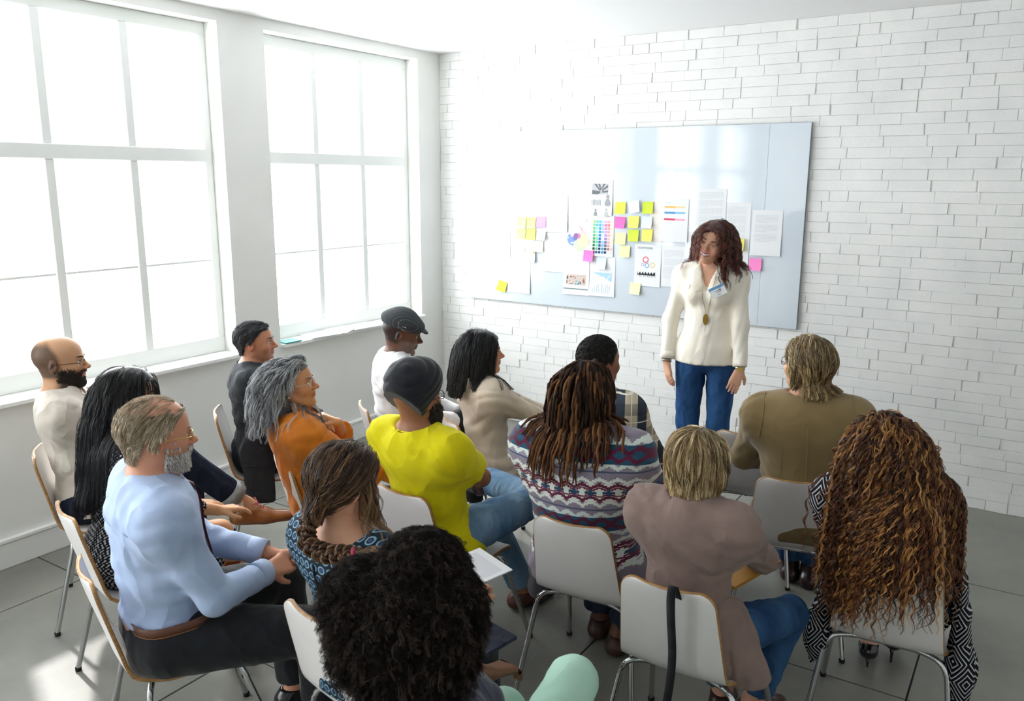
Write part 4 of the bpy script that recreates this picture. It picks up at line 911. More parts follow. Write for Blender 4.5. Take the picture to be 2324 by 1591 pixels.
# ---------------------------------------------------------------- chairs
def chair_meshes():
    prof = crom([(-.282, .792), (-.271, .74), (-.247, .65), (-.222, .56), (-.205, .50), (-.178, .462), (-.12, .447), (-.02, .443), (.09, .449), (.155, .452), (.195, .440), (.208, .425)], 5)
    d = np.r_[0, np.cumsum(np.linalg.norm(np.diff(prof, axis=0), axis=1))]; Ls = d[-1]; th = .0115
    ss = np.unique(np.r_[0, .002, .006, .012, .02, .032, np.linspace(.045, Ls-.045, 26), Ls-.03, Ls-.018, Ls-.009, Ls-.003, Ls])
    yz = np.stack([np.interp(ss, d, prof[:, 0]), np.interp(ss, d, prof[:, 1])], -1); tg = np.gradient(yz, axis=0); tg /= np.linalg.norm(tg, axis=1)[:, None]
    nr = np.stack([-tg[:, 1], tg[:, 0]], -1)*1.0                       # towards the sitter (front/up side)
    w = np.interp(ss, [0, .36, .45, .80], [.150, .180, .205, .195])
    r = .045
    w = w-np.where(ss < r, r-np.sqrt(np.maximum(r*r-(r-ss)**2, 0)), 0)-np.where(ss > Ls-r, r-np.sqrt(np.maximum(r*r-(r-(Ls-ss))**2, 0)), 0)
    M_, N_ = len(ss), 15; t = np.linspace(-1, 1, N_); cup = np.interp(ss, [0, .3, .45, .8], [.018, .012, .004, .006])
    def grid(o):
        g = np.zeros((M_, N_, 3)); g[..., 0] = t[None]*w[:, None]
        q = (cup[:, None]*t[None]**2)+o
        g[..., 1] = yz[:, 0, None]+nr[:, 0, None]*q; g[..., 2] = yz[:, 1, None]+nr[:, 1, None]*q; return g
    sgn = 1 if nr[0][0] > 0 else -1
    nr *= sgn
    A, B = grid(th/2), grid(-th/2)
    i, j = np.meshgrid(np.arange(M_-1), np.arange(N_-1), indexing='ij'); q = np.stack([i*N_+j, (i+1)*N_+j, (i+1)*N_+j+1, i*N_+j+1], -1).reshape(-1, 4)
    n = M_*N_; v = np.concatenate([A.reshape(-1, 3), B.reshape(-1, 3)]); f = np.concatenate([q, q[:, ::-1]+n])
    shell = mesh('seat_shell', v, f, M_white, True)
    rim = [(a, 0) for a in range(M_)]+[(M_-1, b) for b in range(1, N_)]+[(a, N_-1) for a in range(M_-2, -1, -1)]+[(0, b) for b in range(N_-2, 0, -1)]
    k = len(rim); A2, B2 = grid(th/2+.0004), grid(-th/2-.0004); cen = np.array([(0, *p) for p in yz])
    pa = np.array([A2[a, b] for a, b in rim]); pb = np.array([B2[a, b] for a, b in rim]); pm = (pa+pb)/2
    ce = np.array([V(0, yz[min(max(a, 4), M_-5)][0], yz[min(max(a, 4), M_-5)][1]) for a, b in rim]); o = pm-ce; o /= np.linalg.norm(o, axis=1)[:, None]+1e-9
    mid = pm+o*.0016; vv = np.concatenate([pa-o*.0012, pa+o*.0006, mid, pb+o*.0006, pb-o*.0012]); ff = []
    for q in range(4):
        for a in range(k): b = (a+1) % k; ff.append((q*k+a, q*k+b, (q+1)*k+b, (q+1)*k+a))
    edge = mesh('plywood_edge', vv, np.array(ff), M_ply, True)
    legs = []
    for sx in (-1, 1):
        for (y0, y1) in ((.12, .27), (-.12, -.235)):
            P_ = np.concatenate([bez((sx*.09, y0*.9, .424), (sx*.165, y0*1.1, .428), (sx*.188, y0*1.2, .42), (sx*.198, y0+(y1-y0)*.25, .36), n=9), [V(sx*.243, y1, .012)]])
            vv, fq, _ = tubes(P_[None], np.full((1, len(P_)), .0105), 10); m = mesh('leg', vv, fq, M_chrome, True)
            vv, fq, _ = tubes(np.array([[(sx*.2428, y1, .016), (sx*.243, y1, .008), (sx*.2435, y1, .0)]]), np.array([[.0125, .013, .012]]), 10); ft = mesh('rubber_foot', np.vstack([vv, [[sx*.2435, y1, 0]]]), [tuple(x) for x in fq]+[(20+a, 20+(a+1) % 10, 30) for a in range(10)], M_rubber, True)
            legs.append((m, ft))
    vs = []
    for P_ in (np.array([(-.10, .108, .424), (.10, .108, .424)]), np.array([(-.10, -.108, .424), (.10, -.108, .424)]), np.array([(0, .115, .424), (0, -.115, .424)])):
        a, b, _ = tubes(P_[None], np.full((1, 2), .0105), 8); vs.append((a, b, np.zeros((len(a), 3))))
    a, b, _ = combine(vs); fr = mesh('seat_frame', a, b, M_chrome, True)
    return shell, edge, legs, fr
CH_ = chair_meshes()
def chair(x, y, az, label):
    r = empty('chair', (x, y, 0), az, label=label, category='chair', group='white plywood chairs of the audience')
    link('seat_shell', CH_[0], r); link('plywood_edge', CH_[1], r)
    for m, ft in CH_[2]: l = link('leg', m, r); link('rubber_foot', ft, l)
    link('seat_frame', CH_[3], r); return r
CHAIRS = {1: (-3.57, 2.02, 35, 'chair of the bald man in the cream T-shirt, nearest the window wall on the left'), 2: (-2.87, 1.75, 16, 'chair under the woman with very long black hair'),
 3: (-2.33, 1.52, 22, 'chair under the older man in the pale blue shirt'), 4: (-3.42, 2.87, 42, 'chair under the man in the charcoal blazer'),
 5: (-2.59, 2.56, 27, 'chair under the grey-haired woman in orange'), 6: (-2.86, 3.38, 38, 'chair under the man in the flat cap'),
 7: (-2.33, 3.44, 33, 'chair under the woman in the beige sweater with black bob'), 8: (-2.01, 2.59, 5, 'chair under the man in the yellow T-shirt'),
 9: (-1.59, 1.74, 8, 'chair under the woman with the brown braid'), 10: (-1.03, 1.40, -4, 'chair under the woman in mint trousers at the bottom edge'),
 11: (-1.65, 3.30, 4, 'chair under the man in plaid, behind the man with dreadlocks'), 12: (-1.345, 2.70, -4, 'chair with its back fully visible under the man in the patterned fleece'),
 13: (-.86, 2.45, -1, 'chair with a black bag strap hanging over its back'), 14: (-.83, 3.57, -14, 'chair under the man in the khaki blazer'), 15: (-.325, 3.00, -3, 'chair under the woman with long curly red hair')}
for k, c in CHAIRS.items(): chair(*c)
# empty chair seen between the blonde woman and the khaki blazer
chair(-1.18, 4.10, -10, 'unoccupied chair glimpsed between the blonde woman and the khaki blazer')
def at(k, back=.06):
    x, y, az, _ = CHAIRS[k]; a = R_(az); return x-sin(a)*back, y-cos(a)*back
TGT = (-1.62, 4.65)
def look(x, y, az, adj=0): return math.degrees(math.atan2(TGT[0]-x, TGT[1]-y))-az+adj
# ---------------------------------------------------------------- fabrics
def fab(name, c, c2=None, **k):
    d = dict(rough=.85, spec=.2, sheen=.15, bump=.35, bscale=420, bdist=.0012, fold=.35, fscale=11, nscale=9); d.update(k); return mat(name, c, col2=c2, **d)
def denim(name, c, c2): return mat(name, c, .85, spec=.15, col2=c2, nscale=9, ndet=3, stretch=(1, 1, .35), lo=.3, hi=.95, bump=.5, bscale=500, bstretch=(1, 1, .3), bdist=.001, fold=.5, fscale=14)
D_dark = denim('dark_denim', '1a2030', '242c3e'); D_mid = denim('mid_denim', '24466e', '4d739c'); D_light = denim('light_denim', '54789a', '9ab3c6'); D_blue = denim('blue_denim', '1b3760', '3f6ea4')
K_black = fab('black_trouser_cloth', '1a1c20', '202327'); Br_leather = mat('brown_leather', '7c4a2c', .32, col2='965d3a', nscale=12, bump=.1, bscale=200, bdist=.0006)
Dk_leather = mat('dark_brown_leather', '3a2320', .35, col2='4a2e28', nscale=12); Bk_leather = mat('black_leather', '141417', .2)
def grad_bob(n, seed=0): return np.random.default_rng(seed).random(n)
HAIRC = dict(black=['0c0c10', '17171c', '2a2a33'], dkbrown=['1c110c', '33201a', '5a3526'], brown=['2f2018', '5a402c', '8a6a4a'], blonde=['5a4630', 'a08a62', 'd8c69c'], grey=['4a4b50', '8e9094', 'd4d6d8'])
def wig(s, name, cols, n, vfn, steps, seg, off=(.006, .018), grav=.3, rad=.0022, curl=0, wl=.05, seed=0, hl=None, roots=None, jit=.05, stiff=1.2, sides=3, cap=True, capoff=.006, coll=None, taper=.35, bias=1.0, hl_cap=None, lenj=.15, mass=(), gback=0, massdark=.8, edge=.35, zlen=0, **kw):
    """hair made of a scalp cap and many drawn strands"""
    r = np.random.default_rng(seed); q = s.scalp_pts(n, seed, hl) if roots is None else roots; n = len(q)
    if edge and n:
        h_ = hl or hairline; e = s.scalp_pts(int(n*2.5), seed+99, h_); e = e[~h_(e+V(0, .026, -.004))][:int(n*edge)]; q = np.vstack([q, e]); n = len(q); o = None
    v0 = vfn(q); P = s.hl_all(q*1.03); v = v0@s.H.T; o = r.uniform(off[0], off[1], n)
    sg = seg*r.uniform(1-lenj, 1+lenj*.3, n)
    kw.setdefault('g', nrm(V(0, 0, -1)-s.H[:, 1]*gback))
    if zlen: sg = sg*(1-zlen*np.clip((.03-q[:, 2])/.10, 0, 1))
    pth = drape(P, v, steps, sg, (coll or s.coll)+list(mass), o, grav, curl=curl, wl=wl, seed=seed, jit=jit, stiff=stiff, **kw)
    m = pth.shape[1]; R2 = rad*r.uniform(.6, 1.3, n)[:, None]*np.interp(np.linspace(0, 1, m), [0, .15, .75, 1], [.7, 1, .9, taper])[None]
    t = r.random(n)**bias; c = lerpc(cols, t)
    parts_ = [strands(pth, R2, c, sides)]
    if cap: parts_.append(s.cap(cols, capoff, hl_cap or hl))
    if mass: mv, mf = surf(list(mass), .009, disp=folds(.004, 26, seed, (1, 0, .1))); parts_.append((mv, mf, np.tile((np.array(lin(cols[0])[:3])+np.array(lin(cols[1])[:3]))*.5*massdark, (len(mv), 1))))
    return hairobj(name, parts_, s.root, hairmat('hair', kw.get('rough', .4)))
def downback(k=(0, -.5, -.6)):
    def fn(q): v = q-V(0, .05, .15); v = v/np.linalg.norm(v, axis=1, keepdims=True); return v*.6+V(*k)
    return fn
def sweep(q, part_x=0.0, back=.5, down=.35):
    """parted at the crown and combed down to both sides and back"""
    sx = np.sign(q[:, 0]-part_x); return np.stack([sx*(.55+.2*np.abs(q[:, 0])/.08), -back-.0*q[:, 1], -down+0*q[:, 0]], -1)
# ================================================================ the people
# --- presenter
def presenter():
    x, y = -1.64, 4.65
    s = Person('standing smiling woman in a cream blouse and blue jeans before the whiteboard', x, y, 170, sc=1.02, fem=True, skin='d6a488', lip='b8606a', hz=.990, lean=-1, hyaw=12, hpitch=-5, hroll=-17, smile=1,
        wr=(.225, .06, .935), wl=(-.215, .13, .915), hdr=(-.22, .12, -1), hdl=(.30, .05, -1), hnr=(-.75, -.65, 0), hnl=(.25, -1, -.1), elpr=(1, -1, 0), elpl=(-1, -1, 0), curl=.14,
        ar=(.085, .0, .125), al=(-.085, .0, .125), kpr=(.05, 1, 0), kpl=(-.05, 1, 0), fr=(.25, 1, 0), fl=(-.25, 1, 0), hres=.0036)
    s.build_body()
    cream = fab('cream_blouse', 'efe9dc', 'e8e1d2', rough=.6, sheen=.1, bump=.15, fold=.55, fscale=7)
    s.trousers(D_blue, 'jeans', .010, (1.9, 1.9), .003, straight=False, waist=.05)
    hp = s.hip+V(0, 0, -.045)
    L = s.torso(.016)+[Cn(s.mid-V(0, 0, .02), s.hip-V(0, 0, .10), .125, .200, .05, flat=(V(0, 1, 0), 1.28))]
    for p in L: p.clips = p.clips+[(hp, V(0, 0, -1.))]
    for sd in (-1, 1): L += s.arm(sd, .013, .014, upto=1.92)
    L += [Cn(s.neck+V(0, -.005, 0), s.neck+V(0, 0, .12), .058, .12, .008, op='s'), Cn(s.neck+V(0, .06, .03), s.neck+V(0, .13, -.135), .055, .006, .006, op='s')]
    s.topL = L
    s.garment('blouse', L, cream, .0075, folds(.006, 13, 3, (.96, .1, .25)))
    for q in (-1, 1):                                               # pocket flaps and cuffs
        P_ = s.chest+s.T2@V(q*.062, .14, .065); pts = [P_+V(a, 0, b) for a, b in ((-.04, .0), (-.04, -.03), (0, -.042), (.04, -.03), (.04, 0))]
        s.seam(pts, L, .0022, cream, 'pocket_flap')
        wdir = nrm(s.wr[q]-s.el[q]); s.band('cuff', s.wr[q]-wdir*.035, s.wr[q], .0375, .022, cream, .003)
    s.seam([s.neck+V(.0, .12, -.13-.03*i) for i in range(9)], L, .0016, cream, 'placket_seam')
    # necklace with leaf pendant
    ch = [s.neck+V(a, b, c) for a, b, c in ((-.055, .03, .0), (-.045, .10, -.06), (-.035, .14, -.12), (-.02, .16, -.20), (-.004, .16, -.27), (.012, .16, -.20), (.024, .14, -.12), (.04, .10, -.06), (.05, .03, .0))]
    s.seam(crom(ch, 4), L, .0011, M_gold, 'necklace_chain', off=.002)
    c = s.neck+V(-.004, .15, -.30); d = ev(L, c[None])[0]; c = c-grad(L, c[None])[0]*(d-.005)
    vv = [c+V(.016*sin(t), 0, .03*cos(t)*(1.15 if cos(t) > 0 else 1)) for t in np.linspace(0, 2*pi, 17)[:-1]]; part('leaf_pendant', vv+[p+V(0, .003, 0) for p in vv], [list(range(16))[::-1], list(range(16, 32))]+[(i, (i+1) % 16, 16+(i+1) % 16, 16+i) for i in range(16)], M_gold, s.root)
    # name badge
    c = s.chest+s.T2@V(-.068, .16, .035); d = ev(L, c[None])[0]; g = grad(L, c[None])[0]; c = c-g*(d-.006); F = axes(g, rotm((0, 1, 0), 28)@V(0, 0, 1))
    def bq(x0, x1, z0, z1, y): return [c+F@V(a, y, b) for a, b in ((x0, z0), (x1, z0), (x1, z1), (x0, z1))]
    bd = part('name_badge', bq(-.045, .045, -.03, .03, .002)+bq(-.045, .045, -.03, .03, 0), [(0, 1, 2, 3), (4, 7, 6, 5), (0, 4, 5, 1), (1, 5, 6, 2), (2, 6, 7, 3), (3, 7, 4, 0)], M_paper, s.root)
    part('badge_stripe', bq(-.045, .045, .015, .03, .0026), [(0, 1, 2, 3)], flatmat('6c9cc8'), bd)
    for z, w in ((.004, .02), (-.006, .012), (-.02, .01)): part('badge_print', bq(-w, w, z-.0022, z+.0022, .0026), [(0, 1, 2, 3)], flatmat('9aa4b0'), bd)
    a = nrm(s.wr[-1]-s.el[-1]); s.band('watch_strap', s.wr[-1]-a*.006, s.wr[-1]+a*.1, .0285, .009, M_steel, .003)
    w0 = s.wr[-1]-a*.006; nn = nrm(-s.hn[-1]); vv, ff, _ = tubes(np.array([[w0+nn*.026, w0+nn*.036]]), np.array([[.017, .016]]), 16); part('watch_face', vv, ff.tolist()+[list(range(16, 32))], M_gold, s.root)
    a = nrm(s.wr[1]-s.el[1])
    for k in range(3): s.band('bracelet', s.wr[1]+a*(-.012+.008*k), s.wr[1]+a*.1, .0275, .0018, M_steel if k % 2 else M_black, .003)
    for sd in (-1, 1): s.shoe(sd, Bk_leather)
    s.eyes(shut=.85, brow='4a2c22')
    tx = np.linspace(-.021, .021, 9); up_ = s.onhead(np.stack([tx, .102-.016*(tx/.021)**2, -.0515+.006*(tx/.021)**2], -1), .0022); lo_ = s.onhead(np.stack([tx, .102-.016*(tx/.021)**2, -.0625+.0125*(tx/.021)**2], -1), .0022)
    part('teeth', np.vstack([up_, lo_]), [(i, i+1, 10+i, 9+i) for i in range(8)], mat('tooth_enamel', 'f2ede4', .2), s.root, True)
    def hv(q): sx = np.tanh((q[:, 0]-.012)/.012); return np.stack([sx*.8, -.15-.3*(q[:, 1] < 0), -.3+0*sx], -1)
    s.coll = s.headp()+s.torso(.016)+s.arm(1, .013)+s.arm(-1, .013)+[El(s.hl((-.01, .075, -.025)), V(.066, .06, .10)*s.hs, s.H)]
    mass = [Cn(s.hl((q*.055, -.03, .03)), s.hl((q*.078, -.03, -.11)), .036, .026, .03, flat=(s.H[:, 0], 1.2)) for q in (-1, 1)]+[Cn(s.hl((0, -.05, .03)), s.hl((0, -.06, -.13)), .07, .06, .04, flat=(s.H[:, 1], 1.2))]
    wig(s, 'hair', ['2e1712', '5a2c20', '8e4c36'], 650, hv, 15, .0165, mass=mass, gback=.12, off=(.004, .016), grav=[.15]*3+[.9]*30, rad=.0026, curl=.008, wl=.075, seed=3, jit=.03, capoff=.010, bias=1.3, lenj=.25)
    return s
presenter()

# --- bald man with beard and glasses, far left
def p1():
    x, y = at(1); x -= .02; az = 33
    s = Person('bearded man with shaved head, glasses and cream T-shirt, far left by the window', x, y, az, sc=1.0, skin='c99a76', lean=-11, slouch=3, hyaw=look(x, y, az, 4), hpitch=0, fat=1.05,
        stubble=('231a16', .93), scalp=('2c2522', .80, lambda x, y, z: smooth(.03-y, 0, .035)*smooth(z+.07-.0*y, 0, .02)*smooth(.085-z*.75-np.maximum(0, y+.03)*.9, 0, .03)),
        wr=(.02, .33, .68), wl=(-.10, .30, .68), ar=(.10, .68, .42), kpr=(.2, .5, 1), fr=(.15, 1, .05), al=(-.10, .44, .095))
    s.build_body()
    tee = fab('cream_jersey', 'd9d0c4', 'd0c6ba', fold=.5); s.top(tee, 't_shirt', .016, sleeve=.74, flare=.012, hem=-.05, fold=.0045, seed=2, neckr=.98)
    s.trousers(D_dark, 'jeans', .012, (1.9, 1.82), .003, waist=-.01)
    n = nrm(s.an[1]-s.kn[1]); s.band('rolled_cuff', s.an[1]-n*.10, s.an[1], .062, .028, denim('cuff_denim', '8a8d8e', 'a2a5a6'), .006)
    o = s.shoe(1, mat('tan_leather', '84491f', .25, col2='99602f', nscale=9, bump=.1, bscale=150, bdist=.0008, coat=.2), mat('tan_sole', '6e4426', .5), 'brogue_shoe', lace=mat('red_lace', 'a8384c', .6), toe=1.3, sock=mat('white_sock', 'e8e4e2', .8))
    F = s.F[1]; s.shoe(-1, Br_leather, lace=M_black)
    h = s.an[1]+F@V(0, -.045, -.09)
    s.eyes(brow='1c1512'); s.glasses(mat('brown_frame', '2a1a14', .25), full=False)
    v, f = surf([El(s.hl((q*.086, -.006, -.033)), (.005, .005, .005)) for q in (1,)], .002); part('ear_plug', v, f, M_black, s.root, True)
    r = np.random.default_rng(4)                                     # short beard bristles
    q = np.stack([r.uniform(-.075, .075, 4200), r.uniform(-.01, .11, 4200), r.uniform(-.125, -.02, 4200)], -1); Pq = s.hl_all(q); hp = s.headp()
    for _ in range(4): d = ev(hp, Pq); Pq = Pq-grad(hp, Pq)*d[:, None]
    q = s.hinv(Pq); ok = (q[:, 1]+r.normal(size=len(q))*.005 > .005+.3*(q[:, 2]+.04)) & (q[:, 2] > -.118) & ~((np.abs(q[:, 0]) < .024) & (np.abs(q[:, 2]+.056) < .012)) & ~((q[:, 2]+r.normal(size=len(q))*.006 > -.045) & (np.abs(q[:, 0]) < .062) & ~((np.abs(q[:, 0]) < .03) & (q[:, 2] < -.034)))
    Pq = Pq[ok]; g = grad(hp, Pq); w = nrm(V(0, 0, -1)); v0 = g+w*.8; v0 /= np.linalg.norm(v0, axis=1, keepdims=True)
    pth = np.stack([Pq, Pq+v0*.004, Pq+v0*.004+w*.004], 1); hairobj('beard', [strands(pth, np.array([[.0011, .0011, .0005]])+np.zeros((len(Pq), 1)), lerpc(['0f0c0b', '2c201a'], r.random(len(Pq))), mult=2, spread=2, thin=.7)], s.root)
p1()

# --- woman with very long black hair
def tweed(nt):
    x, y, z = coords(nt); a = (x*420).sn()*(z*420).sn(); b = (y*420).sn()*(z*210).sn(); return mixc(nt, ((a+b*.8) > .25), '1c1c20', 'b9b9ba')
def p2():
    x, y = at(2); x -= .05; az = 18
    s = Person('woman with very long straight black hair and a black and white woven dress', x, y, az, sc=.96, fem=True, skin='d8a47c', lean=6, side=-3, hyaw=look(x, y, az, 10), hpitch=-2, wr=(.07, .36, .655), wl=(-.06, .30, .66),
        hdr=(-.1, 1, -.15), hnr=(0, 0, -1), curl=.2, ar=(.12, .42, .095), al=(-.02, .44, .095))
    s.build_body()
    tw = mat('woven_dress', rough=.85, fn=tweed, spec=.2, bump=.5, bscale=300); s.top(tw, 'dress', .014, sleeve=1.55, hem=-.1, fold=.003)
    L = [El(s.hip, V(.172, .13, .115), s.T1, .04)]
    for sd in (-1, 1): L += s.leg(sd, .014, upto=.86, k=.05)
    s.garment('skirt', L, tw, .0095, folds(.002, 14, 3))
    for sd in (-1, 1): s.shoe(sd, Bk_leather)
    s.eyes(brow='14100e')
    s.coll = s.headp()+s.torso(.018)+s.arm(1, .016)+s.arm(-1, .016)
    def hv(q): sx = np.sign(q[:, 0]); return np.stack([sx*.35, -.6-0*sx, -.45+0*sx], -1)
    wig(s, 'hair', ['050507', '0c0c10', '232028'], 750, hv, 25, .0185, gback=.1, mass=[Cn(s.hl((0, -.04, .02)), s.neck+V(0, -.085, -.08), .070, .062, .04, flat=(V(0, 1, 0), 1.25)), Cn(s.neck+V(0, -.09, -.08), s.mid+V(.01, -.13, .04), .060, .046, .04, flat=(V(0, 1, 0), 1.8))], off=(.004, .014), grav=[.2]*3+[.9]*30, rad=.0020, curl=.002, wl=.16, seed=5, jit=.03, capoff=.012, lenj=.3, bias=1.8)
p2()

# --- older man, pale blue shirt
def p3():
    x, y = at(3); x += .05; az = 23
    s = Person('older man with white beard, gold glasses and pale blue shirt, front left', x, y, az, sc=1.03, skin='cf9478', lean=-5, slouch=4, side=3, hyaw=look(x, y, az, 10), hpitch=-4, hs=1.0, fat=1.12, chest=1.06, neckr=1.05,
        wr=(.07, .31, .685), wl=(-.02, .35, .70), hdr=(-.45, 1, -.05), hdl=(.30, 1, -.1), hnr=(-.8, 0, -.6), hnl=(.5, 0, -1), curl=.75, elpr=(1, -.7, -.8), ar=(.30, .42, .095), al=(-.14, .46, .095), kpr=(.35, 1, 1), kpl=(-.2, 1, 1))
    s.build_body()
    blue = fab('pale_blue_shirt_cloth', 'b4c6e6', 'a9bddf', rough=.7, fold=.6, fscale=8, bump=.2)
    s.top(blue, 'shirt', .018, sleeve=1.88, hem=.085, neck='shirt', fold=.005, seed=3, hemr=0, h=.009, fs=13); s.collar(blue, .070, .040)
    for sd in (-1, 1): a = nrm(s.wr[sd]-s.el[sd]); s.band('cuff', s.wr[sd]-a*.045, s.wr[sd], .044, .030, blue, .003)
    s.trousers(K_black, 'trousers', .022, (1.95, 1.95), .002, waist=.062)
    w = s.hip+s.T1[:, 2]*.094; N = 40; Q = np.array([w+s.T1@V(.2*cos(t), .16*sin(t), -.002) for t in np.linspace(0, 2*pi, N, endpoint=False)])
    LL = s.botL
    for _ in range(6): d = ev(LL, Q); g = grad(LL, Q); g[:, 2] = 0; Q = Q-g*(d-.006)[:, None]
    bel = mat('belt_leather', '5a3524', .45, col2='6b4230', nscale=20); vv = []
    for i in range(N):
        o = nrm(Q[i]-w)*.005; u = s.T1[:, 2]*.017; vv += [Q[i]-u, Q[i]-u+o, Q[i]+u+o, Q[i]+u]
    b = part('belt', vv, [(i*4+k, ((i+1) % N)*4+k, ((i+1) % N)*4+(k+1) % 4, i*4+(k+1) % 4) for i in range(N) for k in range(4)], bel, s.root, True)
    tube('belt_stitching', np.array([Q[i]+nrm(Q[i]-w)*.0054-s.T1[:, 2]*.013 for i in range(N)]), .0008, mat('tan_thread', 'b98a5e', .7), b, 5, closed=True)
    tie = [s.neck+s.T2@V(0, .085, -.02)]+[s.neck+s.T2@V(0, .14+.01*k, -.06-.05*k) for k in range(8)]
    Q = crom(tie, 3); 
    for _ in range(5): d = ev(s.topL, Q); Q = Q-grad(s.topL, Q)*(d-.006)[:, None]
    vv = []; n = len(Q)
    for i, q in enumerate(Q): w_ = .016+.022*i/n; vv += [q-s.T2[:, 0]*w_, q+s.T2[:, 0]*w_, q+s.T2[:, 0]*w_+s.T2[:, 1]*.004, q-s.T2[:, 0]*w_+s.T2[:, 1]*.004]
    part('tie', vv, [(i*4+k, i*4+(k+1) % 4, (i+1)*4+(k+1) % 4, (i+1)*4+k) for i in range(n-1) for k in range(4)], fab('burgundy_silk', '5c1420', '4a0f1a', rough=.4), s.root, True)
    for sd in (-1, 1): s.shoe(sd, Bk_leather, lace=M_black)
    s.seam([s.neck+s.T2@V(a, -.12, -.10) for a in np.linspace(-.17, .17, 14)], s.topL, .0014, blue, 'yoke_seam', off=.001)
    s.eyes(brow='8a7a6a'); s.glasses(M_gold, rim=.0012)
    # thin combed hair, white beard
    def hl3(p): return hairline(p, .10, .02, -.072) & ~((np.abs(p[:, 0]) > .058) & (p[:, 1] > -.045) & (p[:, 1] < .03) & (p[:, 2] < .032)) & ~((p[:, 1] > .035) & (p[:, 2] < .075))
    s.coll = s.headp()
    def hv(q): return np.stack([q[:, 0]*6, -.7-0*q[:, 0], -.15-np.where(q[:, 2] > .07, 0, .5)], -1)
    cols = ['806c54', 'b4a083', 'e0d6c2']
    q = s.scalp_pts(1000, 8, hl3); rr = np.random.default_rng(8); keep = (rr.random(1000) < np.where(q[:, 2] > .085, .22, 1.0)); q = q[keep]
    wig(s, 'hair', cols, 0, hv, 8, .0080, cling=.9, zlen=.5, off=(.002, .006), grav=.15, rad=.0014, curl=.001, wl=.05, seed=9, roots=q, jit=.12, cap=False)
    v, f, c = s.cap(['8f7c64'], .0015, lambda p: hl3(p) & ((p[:, 2] < .078) | (p[:, 1] > 9)), h=.005, dark=.85); hairobj('hair_under', [(v, f, c)], s.root)
    r = np.random.default_rng(6); q = np.stack([r.uniform(-.075, .075, 3600), r.uniform(0, .11, 3600), r.uniform(-.125, -.02, 3600)], -1); Pq = s.hl_all(q); hp = s.headp()
    for _ in range(4): d = ev(hp, Pq); Pq = Pq-grad(hp, Pq)*d[:, None]
    q = s.hinv(Pq); ok = (q[:, 1] > .012) & (q[:, 2] > -.118) & ~((np.abs(q[:, 0]) < .022) & (np.abs(q[:, 2]+.056) < .010)) & ~((q[:, 2] > -.045) & (np.abs(q[:, 0]) < .066) & ~((np.abs(q[:, 0]) < .03) & (q[:, 2] < -.034)))
    Pq = Pq[ok]; g = grad(hp, Pq); w2 = V(0, .2, -1); v0 = g+w2*.7; v0 /= np.linalg.norm(v0, axis=1, keepdims=True); le = r.uniform(.006, .014, len(Pq))[:, None]
    pth = np.stack([Pq, Pq+v0*le*.5, Pq+v0*le*.7+w2*le*.5], 1); hairobj('beard', [strands(pth, np.array([[.0013, .0012, .0004]])+np.zeros((len(Pq), 1)), lerpc(['a09890', 'e8e4e0'], r.random(len(Pq))), mult=2, spread=2, thin=.7)], s.root)
p3()

# --- man in charcoal blazer
def check(c0, c1, sc=160):
    def fn(nt): x, y, z = coords(nt); return mixc(nt, ((x*sc).sn()*(z*sc).sn()+(y*sc).sn()*.5) > 0, c0, c1)
    return fn
def jacket(s, m, name='blazer', i=.026, hem=-.20, sleeve=1.93, seed=0, fold=.004, flap=True, **k):
    cl = [(V(0, 0, s.o['hz']+hem), V(0, 0, -1.))]; cf = [(s.hip+V(0, .10, 0), V(0, 1., 0))]
    L = s.torso(i, cl, k=.06)+[El(s.hip+V(0, -.0, -.01), V(.18*s.o['fat']+.01, .14*s.o['fat'], .13), I3, .06, clips=cl+SEAT)]
    for q in (-1, 1): L.append(Cn(s.hip+V(q*.165, -.01, .06), s.hip+V(q*.235, .0, hem), .08, .075, .05, flat=(V(1, 0, 0), 2.4), clips=cl))
    for sd in (-1, 1): L += s.arm(sd, .022, .019, upto=sleeve, k=.035)
    L += [Cn(s.neck+s.T2@V(0, 0, .01), s.neck+s.T2@V(0, 0, .12), .064, .13, .008, op='s'), Cn(s.neck+s.T2@V(0, .06, .02), s.neck+s.T2@V(0, .16, -.28), .052, .012, .01, op='s')]
    s.topL = L; return s.garment(name, L, m, .0095, folds(fold, 14, seed, (0, .2, 1)), **k)
